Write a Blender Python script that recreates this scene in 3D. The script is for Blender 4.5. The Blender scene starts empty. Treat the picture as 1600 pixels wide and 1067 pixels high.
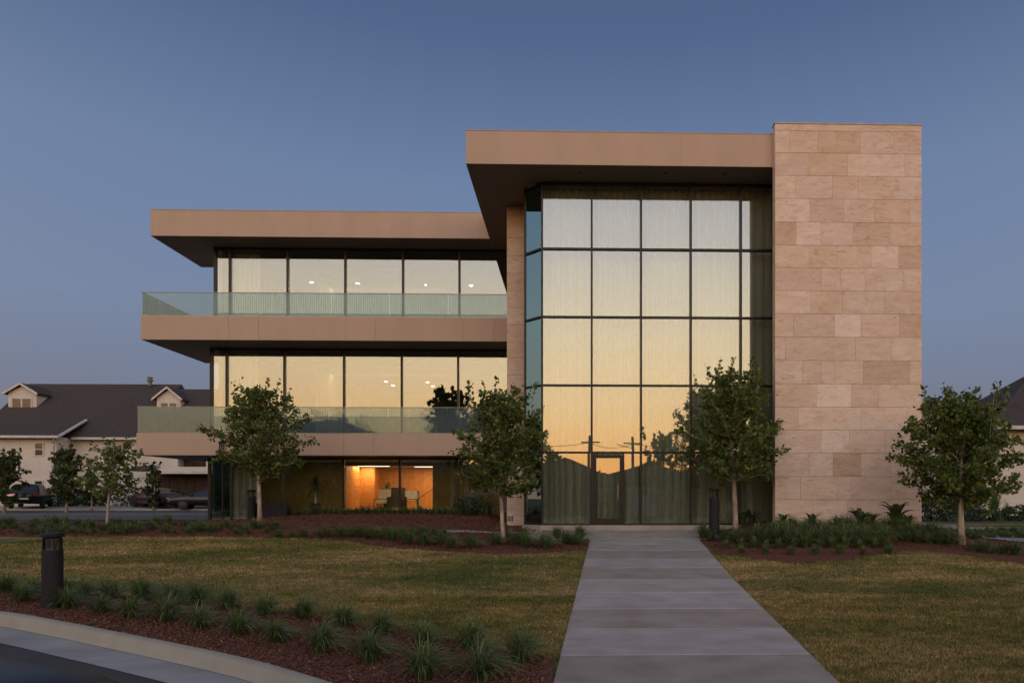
import bpy, math, random
import numpy as np
from mathutils import Vector, Matrix, noise

sc = bpy.context.scene
COL = sc.collection
R = math.radians

# ------------------------------------------------------------------ camera
F = 1067.0            # focal length in photograph pixels (24 mm on full frame)
YAW = math.atan(0.0237)
PX0 = 892 + F * math.tan(YAW)
HY = 777.0
EYE = 0.92
cd = bpy.data.cameras.new('camera')
cam = bpy.data.objects.new('camera', cd)
COL.objects.link(cam)
cam.location = (0, 0, EYE)
cam.rotation_euler = (math.pi / 2, 0, -YAW)
cd.sensor_width = 36
cd.lens = F / 1600 * 36
cd.shift_x = (800 - PX0) / 1600
cd.shift_y = (HY - 533.5) / 1600
cd.clip_start = 0.1
cd.clip_end = 2000
sc.camera = cam
CY, SY = math.cos(YAW), math.sin(YAW)


def ray(px, py):
    a = (px - PX0) / F
    return (SY + CY * a, CY - SY * a, (HY - py) / F)


def U(px, py, Y):
    """point of the facade-parallel plane at depth Y"""
    d = ray(px, py)
    t = Y / d[1]
    return Vector((d[0] * t, Y, EYE + d[2] * t))


def UZ(px, py, z):
    d = ray(px, py)
    t = (z - EYE) / d[2]
    return Vector((d[0] * t, d[1] * t, z))


# ------------------------------------------------------------------ world: dusk, sun just set behind the viewer
world = bpy.data.worlds.new("World")
sc.world = world
world.use_nodes = True
nt = world.node_tree
N = nt.nodes
L = nt.links
bg = N['Background']
bg.inputs[1].default_value = 1.0
sky = N.new('ShaderNodeTexSky')
sky.sky_type = 'NISHITA'
sky.sun_disc = False
sky.sun_elevation = R(-1.0)
sky.sun_rotation = R(180)
sky.ozone_density = 2.0
tc = N.new('ShaderNodeTexCoord')
sep = N.new('ShaderNodeSeparateXYZ')
L.new(tc.outputs['Generated'], sep.inputs[0])


def wm(op, a, b=None, c=None):
    n = N.new('ShaderNodeMath')
    n.operation = op
    for i, v in enumerate((a, b, c)):
        if v is None:
            continue
        if isinstance(v, (int, float)):
            n.inputs[i].default_value = v
        else:
            L.new(v, n.inputs[i])
    return n.outputs[0]


def wramp(fac, stops):
    n = N.new('ShaderNodeValToRGB')
    L.new(fac, n.inputs[0])
    cr = n.color_ramp
    while len(cr.elements) < len(stops):
        cr.elements.new(0.5)
    for e, (p, c) in zip(cr.elements, stops):
        e.position = p
        e.color = (*c, 1)
    return n.outputs[0]


el = wm('DIVIDE', wm('ARCSINE', sep.outputs[2]), math.pi / 2)      # 0..1 = horizon..zenith
hor = wm('SQRT', wm('MAXIMUM', wm('SUBTRACT', 1.0, wm('MULTIPLY', sep.outputs[2], sep.outputs[2])), 1e-4))
west = wm('MULTIPLY_ADD', wm('DIVIDE', sep.outputs[1], hor), -0.5, 0.5)   # 1 = towards the sunset
west = wm('POWER', west, 2.3)
d = 1 / 90.0
east_c = wramp(el, [(0, (.140, .147, .195)), (6 * d, (.150, .173, .245)), (14 * d, (.162, .218, .335)), (24 * d, (.140, .200, .335)),
                    (34 * d, (.072, .117, .225)), (55 * d, (.06, .09, .17)), (1, (.05, .075, .14))])
west_c = wramp(el, [(0, (1.0, .34, .09)), (2.5 * d, (1.0, .45, .13)), (6 * d, (1.0, .60, .25)), (10 * d, (.97, .69, .38)), (15 * d, (.84, .685, .48)),
                    (20 * d, (.62, .565, .52)), (27 * d, (.44, .44, .475)), (45 * d, (.21, .235, .28)), (1, (.05, .075, .14))])
mix = N.new('ShaderNodeMix')
mix.data_type = 'RGBA'
L.new(west, mix.inputs[0])
L.new(east_c, mix.inputs[6])
wg = N.new('ShaderNodeVectorMath')
wg.operation = 'SCALE'
L.new(west_c, wg.inputs[0])
wg.inputs[3].default_value = 2.7
L.new(wg.outputs[0], mix.inputs[7])
sk = N.new('ShaderNodeVectorMath')
sk.operation = 'SCALE'
L.new(sky.outputs[0], sk.inputs[0])
sk.inputs[3].default_value = 0.10
ad = N.new('ShaderNodeVectorMath')
ad.operation = 'ADD'
L.new(mix.outputs[2], ad.inputs[0])
L.new(sk.outputs[0], ad.inputs[1])
L.new(ad.outputs[0], bg.inputs[0])

sc.view_settings.view_transform = 'Standard'
sc.view_settings.look = 'None'
sc.view_settings.exposure = 0
sc.view_settings.gamma = 1
sc.view_settings.use_curve_mapping = False
sc.render.engine = 'CYCLES'
sc.cycles.max_bounces = 8
sc.cycles.diffuse_bounces = 3
sc.cycles.glossy_bounces = 4
sc.cycles.transmission_bounces = 4
sc.cycles.transparent_max_bounces = 16
sc.cycles.sample_clamp_indirect = 4
sc.cycles.caustics_reflective = False
sc.cycles.caustics_refractive = False
sc.cycles.use_denoising = True


# ------------------------------------------------------------------ materials
def newmat(name):
    m = bpy.data.materials.new(name)
    m.use_nodes = True
    t = m.node_tree
    return m, t.nodes, t.links, t.nodes['Principled BSDF']


def setp(b, rough=.6, metal=0, spec=.5):
    b.inputs['Roughness'].default_value = rough
    b.inputs['Metallic'].default_value = metal
    b.inputs['Specular IOR Level'].default_value = spec


def pm(name, c1, c2=None, scale=4.0, rough=.7, metal=0, bump=0.0, bscale=None, detail=5, spec=.4, coord='Position', stretch=(1, 1, 1), rnd=0.0, contrast=(.35, .65), ocol=False):
    """principled material whose base colour wanders between c1 and c2"""
    m, n, l, b = newmat(name)
    setp(b, rough, metal, spec)
    c2 = c2 or tuple(x * .8 for x in c1)
    if coord == 'Position':
        g = n.new('ShaderNodeNewGeometry')
        src = g.outputs['Position']
    else:
        g = n.new('ShaderNodeTexCoord')
        src = g.outputs['Object']
    mp = n.new('ShaderNodeMapping')
    mp.inputs['Scale'].default_value = stretch
    l.new(src, mp.inputs[0])
    nz = n.new('ShaderNodeTexNoise')
    nz.inputs['Scale'].default_value = scale
    nz.inputs['Detail'].default_value = detail
    l.new(mp.outputs[0], nz.inputs[0])
    r = n.new('ShaderNodeValToRGB')
    r.color_ramp.elements[0].position = contrast[0]
    r.color_ramp.elements[1].position = contrast[1]
    r.color_ramp.elements[0].color = (*c2, 1)
    r.color_ramp.elements[1].color = (*c1, 1)
    l.new(nz.outputs[0], r.inputs[0])
    out = r.outputs[0]
    if rnd:
        oi = n.new('ShaderNodeObjectInfo')
        mr = n.new('ShaderNodeMapRange')
        mr.inputs[3].default_value = 1 - rnd
        mr.inputs[4].default_value = 1 + rnd
        l.new(oi.outputs['Random'], mr.inputs[0])
        vm = n.new('ShaderNodeVectorMath')
        vm.operation = 'SCALE'
        l.new(out, vm.inputs[0])
        l.new(mr.outputs[0], vm.inputs[3])
        out = vm.outputs[0]
    if ocol:
        oi = n.new('ShaderNodeObjectInfo')
        vm = n.new('ShaderNodeVectorMath')
        vm.operation = 'MULTIPLY'
        l.new(out, vm.inputs[0])
        l.new(oi.outputs['Color'], vm.inputs[1])
        out = vm.outputs[0]
    l.new(out, b.inputs['Base Color'])
    if bump:
        nb = n.new('ShaderNodeTexNoise')
        nb.inputs['Scale'].default_value = bscale or scale * 8
        nb.inputs['Detail'].default_value = 6
        l.new(mp.outputs[0], nb.inputs[0])
        bp = n.new('ShaderNodeBump')
        bp.inputs['Strength'].default_value = bump
        bp.inputs['Distance'].default_value = .02
        l.new(nb.outputs[0], bp.inputs['Height'])
        l.new(bp.outputs[0], b.inputs['Normal'])
    return m


def glass_mat(name, refl, tint, rough=0.0, gcol=(.95, .97, 1)):
    m, n, l, b = newmat(name)
    n.remove(b)
    o = n['Material Output']
    gl = n.new('ShaderNodeBsdfGlossy')
    gl.inputs['Roughness'].default_value = rough
    gl.inputs['Color'].default_value = (*gcol, 1)
    tr = n.new('ShaderNodeBsdfTransparent')
    tr.inputs['Color'].default_value = (*tint, 1)
    fr = n.new('ShaderNodeFresnel')
    fr.inputs['IOR'].default_value = 1.45
    mr = n.new('ShaderNodeMapRange')
    mr.inputs[1].default_value = 0
    mr.inputs[2].default_value = 1
    mr.inputs[3].default_value = refl
    mr.inputs[4].default_value = 1
    l.new(fr.outputs[0], mr.inputs[0])
    mx = n.new('ShaderNodeMixShader')
    l.new(mr.outputs[0], mx.inputs[0])
    l.new(tr.outputs[0], mx.inputs[1])
    l.new(gl.outputs[0], mx.inputs[2])
    l.new(mx.outputs[0], o.inputs[0])
    # very slight waviness of the panes
    g = n.new('ShaderNodeNewGeometry')
    nz = n.new('ShaderNodeTexNoise')
    nz.inputs['Scale'].default_value = .5
    nz.inputs['Detail'].default_value = 1
    l.new(g.outputs['Position'], nz.inputs[0])
    bp = n.new('ShaderNodeBump')
    bp.inputs['Strength'].default_value = .05
    bp.inputs['Distance'].default_value = .05
    l.new(nz.outputs[0], bp.inputs['Height'])
    l.new(bp.outputs[0], gl.inputs['Normal'])
    return m


def frit_mat():
    m, n, l, b = newmat('fritted_glass')
    n.remove(b)
    o = n['Material Output']
    g = n.new('ShaderNodeNewGeometry')
    s = n.new('ShaderNodeSeparateXYZ')
    l.new(g.outputs['Position'], s.inputs[0])
    ax = n.new('ShaderNodeMath')
    ax.operation = 'ADD'
    l.new(s.outputs[0], ax.inputs[0])
    l.new(s.outputs[1], ax.inputs[1])
    mu = n.new('ShaderNodeMath')
    mu.operation = 'MULTIPLY'
    l.new(ax.outputs[0], mu.inputs[0])
    mu.inputs[1].default_value = 2 * math.pi / .088
    sn = n.new('ShaderNodeMath')
    sn.operation = 'SINE'
    l.new(mu.outputs[0], sn.inputs[0])
    mr = n.new('ShaderNodeMapRange')
    mr.inputs[1].default_value = -.5
    mr.inputs[2].default_value = .3
    mr.inputs[3].default_value = .23
    mr.inputs[4].default_value = .31
    l.new(sn.outputs[0], mr.inputs[0])
    df = n.new('ShaderNodeBsdfDiffuse')
    df.inputs['Color'].default_value = (.25, .36, .42, 1)
    tl = n.new('ShaderNodeBsdfTranslucent')
    tl.inputs['Color'].default_value = (.42, .55, .62, 1)
    m1 = n.new('ShaderNodeMixShader')
    m1.inputs[0].default_value = .35
    l.new(df.outputs[0], m1.inputs[1])
    l.new(tl.outputs[0], m1.inputs[2])
    tr = n.new('ShaderNodeBsdfTransparent')
    tr.inputs['Color'].default_value = (.84, .90, .91, 1)
    m2 = n.new('ShaderNodeMixShader')
    l.new(mr.outputs[0], m2.inputs[0])
    l.new(tr.outputs[0], m2.inputs[1])
    l.new(m1.outputs[0], m2.inputs[2])
    gl = n.new('ShaderNodeBsdfGlossy')
    gl.inputs['Roughness'].default_value = .03
    gl.inputs['Color'].default_value = (.75, .92, 1, 1)
    fr = n.new('ShaderNodeFresnel')
    fr.inputs['IOR'].default_value = 1.5
    m3 = n.new('ShaderNodeMixShader')
    l.new(fr.outputs[0], m3.inputs[0])
    l.new(m2.outputs[0], m3.inputs[1])
    l.new(gl.outputs[0], m3.inputs[2])
    l.new(m3.outputs[0], o.inputs[0])
    return m


def emit(name, c, s):
    m, n, l, b = newmat(name)
    b.inputs['Emission Color'].default_value = (*c, 1)
    b.inputs['Emission Strength'].default_value = s
    b.inputs['Base Color'].default_value = (.8, .8, .8, 1)
    return m


def stone_mat():
    m, n, l, b = newmat('limestone')
    setp(b, .75, 0, .25)
    tcn = n.new('ShaderNodeNewGeometry')
    oi = n.new('ShaderNodeObjectInfo')
    # each stone shows its own piece of the quarry face
    off = n.new('ShaderNodeVectorMath')
    off.operation = 'MULTIPLY_ADD'
    cmb = n.new('ShaderNodeCombineXYZ')
    l.new(oi.outputs['Random'], cmb.inputs[0])
    l.new(oi.outputs['Random'], cmb.inputs[1])
    l.new(oi.outputs['Random'], cmb.inputs[2])
    l.new(cmb.outputs[0], off.inputs[0])
    off.inputs[1].default_value = (37, 19, 53)
    l.new(tcn.outputs['Position'], off.inputs[2])

    def nz(scale, detail, st, dist=0.0, rough=.5):
        mp = n.new('ShaderNodeMapping')
        mp.inputs['Scale'].default_value = st
        l.new(off.outputs[0], mp.inputs[0])
        q = n.new('ShaderNodeTexNoise')
        q.inputs['Scale'].default_value = scale
        q.inputs['Detail'].default_value = detail
        q.inputs['Distortion'].default_value = dist
        q.inputs['Roughness'].default_value = rough
        l.new(mp.outputs[0], q.inputs[0])
        return q.outputs[0]

    def rmp(f, a, b_, ca, cb):
        r = n.new('ShaderNodeValToRGB')
        r.color_ramp.elements[0].position = a
        r.color_ramp.elements[1].position = b_
        r.color_ramp.elements[0].color = (*ca, 1)
        r.color_ramp.elements[1].color = (*cb, 1)
        l.new(f, r.inputs[0])
        return r.outputs[0]

    def mixc(f, a, b_, mode='MIX'):
        q = n.new('ShaderNodeMix')
        q.data_type = 'RGBA'
        q.blend_type = mode
        if isinstance(f, float):
            q.inputs[0].default_value = f
        else:
            l.new(f, q.inputs[0])
        for i, v in ((6, a), (7, b_)):
            if isinstance(v, tuple):
                q.inputs[i].default_value = (*v, 1)
            else:
                l.new(v, q.inputs[i])
        return q.outputs[2]
    base = rmp(nz(1.6, 6, (1, 1, 2.2), .6, .6), .3, .7, (.64, .465, .37), (.76, .595, .50))
    blot = rmp(nz(3.5, 5, (.7, 1, 2.2), 1.5, .65), .52, .68, (1, 1, 1), (.80, .68, .58))
    c = mixc(.8, base, blot, 'MULTIPLY')
    veins = rmp(nz(2.2, 8, (.8, 1, 4.0), 2.4, .75), .60, .66, (1, 1, 1), (.5, .36, .27))
    c = mixc(.95, c, veins, 'MULTIPLY')
    fine = rmp(nz(26, 5, (1, 1, 2.5), 0, .7), .35, .65, (.88, .86, .84), (1.06, 1.05, 1.05))
    c = mixc(.8, c, fine, 'MULTIPLY')
    col = n.new('ShaderNodeVectorMath')
    col.operation = 'MULTIPLY'
    l.new(c, col.inputs[0])
    l.new(oi.outputs['Color'], col.inputs[1])
    l.new(col.outputs[0], b.inputs['Base Color'])
    bp = n.new('ShaderNodeBump')
    bp.inputs['Strength'].default_value = .25
    bp.inputs['Distance'].default_value = .01
    l.new(nz(20, 6, (1, 1, 2), .5, .7), bp.inputs['Height'])
    l.new(bp.outputs[0], b.inputs['Normal'])
    return m


def leaf_mat(name, c1, c2, trans=.35):
    m, n, l, b = newmat(name)
    setp(b, .5, 0, .35)
    at = n.new('ShaderNodeAttribute')
    at.attribute_name = 'tint'
    r = n.new('ShaderNodeValToRGB')
    r.color_ramp.elements[0].color = (*c1, 1)
    r.color_ramp.elements[1].color = (*c2, 1)
    l.new(at.outputs['Fac'], r.inputs[0])
    l.new(r.outputs[0], b.inputs['Base Color'])
    t = n.new('ShaderNodeBsdfTranslucent')
    l.new(r.outputs[0], t.inputs['Color'])
    mx = n.new('ShaderNodeMixShader')
    mx.inputs[0].default_value = trans
    l.new(b.outputs[0], mx.inputs[1])
    l.new(t.outputs[0], mx.inputs[2])
    l.new(mx.outputs[0], n['Material Output'].inputs[0])
    return m


def lawn_mat(name, gain=1.0, patch=True):
    """mown turf: green with straw-coloured worn patches; colours taken from the ground position"""
    m, n, l, b = newmat(name)
    setp(b, .9, 0, .15)
    g = n.new('ShaderNodeNewGeometry')
    mp = n.new('ShaderNodeMapping')
    mp.inputs['Scale'].default_value = (.55, 1.3, 1)
    l.new(g.outputs['Position'], mp.inputs[0])

    def nz(s, dt, src):
        q = n.new('ShaderNodeTexNoise')
        q.inputs['Scale'].default_value = s
        q.inputs['Detail'].default_value = dt
        q.inputs['Roughness'].default_value = .6
        l.new(src, q.inputs[0])
        return q.outputs[0]
    a = nz(.55, 5, mp.outputs[0])
    r = n.new('ShaderNodeValToRGB')
    cr = r.color_ramp
    cr.elements[0].position = .33
    cr.elements[0].color = (.066 * gain, .078 * gain, .024 * gain, 1)
    cr.elements[1].position = .66
    cr.elements[1].color = (.255 * gain, .180 * gain, .090 * gain, 1)
    e = cr.elements.new(.49)
    e.color = (.140 * gain, .118 * gain, .045 * gain, 1)
    l.new(a, r.inputs[0])
    f = nz(34, 3, g.outputs['Position'])
    r2 = n.new('ShaderNodeValToRGB')
    r2.color_ramp.elements[0].position = .3
    r2.color_ramp.elements[1].position = .7
    r2.color_ramp.elements[0].color = (.45, .48, .42, 1)
    r2.color_ramp.elements[1].color = (1.5, 1.42, 1.35, 1)
    l.new(f, r2.inputs[0])
    vm = n.new('ShaderNodeVectorMath')
    vm.operation = 'MULTIPLY'
    l.new(r.outputs[0], vm.inputs[0])
    l.new(r2.outputs[0], vm.inputs[1])
    f3 = nz(5.5, 4, mp.outputs[0])
    r3 = n.new('ShaderNodeValToRGB')
    r3.color_ramp.elements[0].position = .36
    r3.color_ramp.elements[1].position = .62
    r3.color_ramp.elements[0].color = (.62, .70, .62, 1)
    r3.color_ramp.elements[1].color = (1.22, 1.16, 1.12, 1)
    l.new(f3, r3.inputs[0])
    vm2 = n.new('ShaderNodeVectorMath')
    vm2.operation = 'MULTIPLY'
    l.new(vm.outputs[0], vm2.inputs[0])
    l.new(r3.outputs[0], vm2.inputs[1])
    if not patch:
        at = n.new('ShaderNodeAttribute')
        at.attribute_name = 'tint'
        mr = n.new('ShaderNodeMapRange')
        mr.inputs[3].default_value = .35
        mr.inputs[4].default_value = 1.65
        l.new(at.outputs['Fac'], mr.inputs[0])
        vm3 = n.new('ShaderNodeVectorMath')
        vm3.operation = 'SCALE'
        l.new(vm2.outputs[0], vm3.inputs[0])
        l.new(mr.outputs[0], vm3.inputs[3])
        vm2 = vm3
    l.new(vm2.outputs[0], b.inputs['Base Color'])
    bp = n.new('ShaderNodeBump')
    bp.inputs['Strength'].default_value = .6
    bp.inputs['Distance'].default_value = .02
    l.new(nz(60, 4, g.outputs['Position']), bp.inputs['Height'])
    l.new(bp.outputs[0], b.inputs['Normal'])
    return m


M = {}
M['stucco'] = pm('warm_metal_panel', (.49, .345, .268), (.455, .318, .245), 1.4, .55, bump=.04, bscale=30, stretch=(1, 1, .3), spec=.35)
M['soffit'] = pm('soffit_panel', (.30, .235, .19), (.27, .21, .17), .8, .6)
M['stone'] = stone_mat()
M['mortar'] = pm('mortar', (.44, .33, .27), (.38, .29, .23), 6, .9)
M['coping'] = pm('coping_metal', (.32, .27, .24), None, 3, .4, .5)
M['frame'] = pm('dark_bronze_frame', (.020, .017, .015), (.013, .011, .010), 5, .42, .3, spec=.45)
M['glass'] = glass_mat('coated_glass', .135, (.91, .935, .90))
M['cornerglass'] = glass_mat('corner_glass', .34, (.70, .86, .84), gcol=(.60, .94, 1.0))  # teal of the sky to the side is put into the reflection tint
M['frit'] = frit_mat()
M['rail'] = pm('railing_metal', (.25, .24, .22), None, 5, .35, .8)
M['concrete'] = pm('walk_concrete', (.42, .362, .34), (.295, .245, .22), 1.9, .8, bump=.2, bscale=90, detail=11, stretch=(.85, 1.3, 1), ocol=True, contrast=(.28, .72))
M['apron'] = pm('apron_concrete', (.42, .375, .33), (.33, .29, .25), 2, .8, bump=.1, bscale=60, detail=8)
M['kerb'] = pm('kerb_concrete', (.35, .31, .255), (.31, .272, .225), 2.5, .85, bump=.2, bscale=70, detail=8)
M['gutter'] = pm('gutter_concrete', (.31, .30, .31), (.23, .22, .23), 1.5, .8, bump=.15, bscale=60, detail=8, stretch=(.6, 1.4, 1))
M['asphalt'] = pm('asphalt', (.060, .057, .062), (.040, .038, .042), 2, .85, bump=.5, bscale=160, detail=8)
M['far_asphalt'] = pm('far_asphalt', (.115, .108, .112), (.085, .08, .085), .5, .85, bump=.3, bscale=40)
M['paint'] = pm('road_paint', (.55, .52, .48), None, 3, .7)
M['mulch'] = pm('red_mulch', (.20, .088, .062), (.07, .030, .023), 26, .95, bump=1.0, bscale=42, detail=8, spec=.1)
M['chips'] = pm('mulch_chips', (.25, .11, .08), (.085, .036, .027), 18, .9, spec=.15, contrast=(.3, .7))
M['palechip'] = pm('pale_chips', (.42, .33, .24), None, 10, .8)
M['lawn'] = lawn_mat('lawn_turf', 1.2)
M['blade'] = lawn_mat('turf_blades', 1.65, False)
M['hill'] = pm('wooded_hill', (.035, .045, .022), (.02, .026, .014), .25, .95, bump=.5, bscale=2)
M['ground'] = pm('far_ground', (.075, .085, .035), (.05, .06, .026), .4, .95, bump=.3, bscale=12)
M['clump'] = leaf_mat('strap_leaves', (.042, .078, .024), (.27, .325, .12), .3)
M['darkplant'] = leaf_mat('dark_broad_leaves', (.022, .042, .018), (.095, .135, .055), .3)
M['leaf'] = leaf_mat('tree_leaves', (.035, .066, .014), (.25, .305, .065), .45)
M['leaf2'] = leaf_mat('far_tree_leaves', (.04, .06, .02), (.15, .175, .055), .4)
M['bark'] = pm('bark', (.50, .39, .30), (.24, .18, .14), 9, .9, bump=.5, bscale=40, stretch=(1, 1, .35))
M['white'] = pm('white_trim', (.62, .57, .53), None, 3, .5)
M['bollard'] = pm('bollard_paint', (.015, .014, .019), (.011, .010, .014), 9, .6, .0, spec=.3)
M['lens'] = glass_mat('lamp_lens', .08, (.62, .62, .62), .05)
M['curtain'] = None
M['int_wall'] = pm('interior_ochre', (.42, .30, .12), (.36, .25, .10), 1, .8)
M['int_white'] = pm('interior_plaster', (.42, .38, .34), None, 1, .8)
M['int_grey'] = pm('interior_grey', (.26, .215, .19), None, 1, .8)
M['int_dark'] = pm('interior_dark', (.05, .045, .04), None, 1, .8)
M['teal'] = pm('dark_teal_backing', (.045, .075, .07), None, 2, .6)  # dark teal glass reflection put into the colour of an added wall
M['wood'] = pm('wood_panelling', (.52, .235, .075), (.42, .175, .05), 3, .5, stretch=(5, 5, .4))
M['down'] = emit('downlight', (1, .93, .82), 9)
M['linear'] = emit('linear_light', (1, .82, .6), 2.6)
M['siding'] = None
M['roof'] = pm('asphalt_shingles', (.085, .066, .060), (.034, .026, .025), 9, .9, bump=.3, bscale=9, detail=8, stretch=(1, 1, 3), contrast=(.3, .7))
M['black'] = pm('black_plastic', (.012, .012, .012), None, 8, .5)
M['rubber'] = pm('rubber', (.02, .02, .02), None, 8, .8)
M['carglass'] = pm('car_glass', (.01, .012, .014), None, 3, .06, spec=.5)
M['rim'] = pm('alloy_rim', (.05, .05, .055), None, 6, .4, .7)
M['flue'] = pm('galvanised_flue', (.16, .15, .14), None, 6, .5, .3)
M['red'] = emit('tail_light', (1, .05, .02), .35)
M['redoff'] = pm('tail_lens', (.35, .02, .02), None, 5, .2)
M['head'] = pm('head_lamp', (.6, .6, .6), None, 6, .1)
M['plate'] = pm('number_plate', (.6, .6, .6), None, 6, .5)
M['chrome'] = pm('chrome', (.55, .55, .56), None, 6, .15, 1)


def siding_mat():
    m, n, l, b = newmat('lap_siding')
    setp(b, .65, 0, .3)
    g = n.new('ShaderNodeNewGeometry')
    s = n.new('ShaderNodeSeparateXYZ')
    l.new(g.outputs['Position'], s.inputs[0])
    mu = n.new('ShaderNodeMath')
    mu.operation = 'MULTIPLY'
    mu.inputs[1].default_value = 1 / .22
    l.new(s.outputs[2], mu.inputs[0])
    fr = n.new('ShaderNodeMath')
    fr.operation = 'FRACT'
    l.new(mu.outputs[0], fr.inputs[0])
    nz = n.new('ShaderNodeTexNoise')
    nz.inputs['Scale'].default_value = 1.2
    l.new(g.outputs['Position'], nz.inputs[0])
    r = n.new('ShaderNodeValToRGB')
    r.color_ramp.elements[0].position = .3
    r.color_ramp.elements[1].position = .7
    r.color_ramp.elements[0].color = (.56, .49, .44, 1)
    r.color_ramp.elements[1].color = (.64, .56, .50, 1)
    l.new(nz.outputs[0], r.inputs[0])
    l.new(r.outputs[0], b.inputs['Base Color'])
    bp = n.new('ShaderNodeBump')
    bp.inputs['Strength'].default_value = .7
    bp.inputs['Distance'].default_value = .03
    bp.invert = True
    l.new(fr.outputs[0], bp.inputs['Height'])
    l.new(bp.outputs[0], b.inputs['Normal'])
    return m


def curtain_mat():
    m, n, l, b = newmat('sheer_curtain')
    n.remove(b)
    df = n.new('ShaderNodeBsdfDiffuse')
    df.inputs['Color'].default_value = (.80, .815, .745, 1)
    tl = n.new('ShaderNodeBsdfTranslucent')
    tl.inputs['Color'].default_value = (.5, .5, .45, 1)
    m1 = n.new('ShaderNodeMixShader')
    m1.inputs[0].default_value = .2
    l.new(df.outputs[0], m1.inputs[1])
    l.new(tl.outputs[0], m1.inputs[2])
    tr = n.new('ShaderNodeBsdfTransparent')
    m2 = n.new('ShaderNodeMixShader')
    lw = n.new('ShaderNodeLayerWeight')
    lw.inputs[0].default_value = .5
    mr = n.new('ShaderNodeMapRange')
    mr.inputs[2].default_value = .8
    mr.inputs[3].default_value = .74
    mr.inputs[4].default_value = 1.0
    l.new(lw.outputs['Facing'], mr.inputs[0])
    l.new(mr.outputs[0], m2.inputs[0])
    l.new(tr.outputs[0], m2.inputs[1])
    l.new(m1.outputs[0], m2.inputs[2])
    l.new(m2.outputs[0], n['Material Output'].inputs[0])
    return m


M['siding'] = siding_mat()
M['curtain'] = curtain_mat()


# ------------------------------------------------------------------ object helpers
def link(name, data, parent=None):
    o = bpy.data.objects.new(name, data)
    COL.objects.link(o)
    if parent is not None:
        o.parent = parent
        o.matrix_parent_inverse = Matrix.Translation(-parent.location) if parent.parent is None else Matrix.Identity(4)
    return o


def tag(o, label=None, cat=None, group=None, kind=None):
    if label:
        o['label'] = label
    if cat:
        o['category'] = cat
    if group:
        o['group'] = group
    if kind:
        o['kind'] = kind
    return o


def thing(name, label, cat, loc=(0, 0, 0), group=None, kind=None):
    o = bpy.data.objects.new(name, None)
    o.empty_display_size = .2
    COL.objects.link(o)
    o.location = loc
    return tag(o, label, cat, group, kind)


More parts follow.
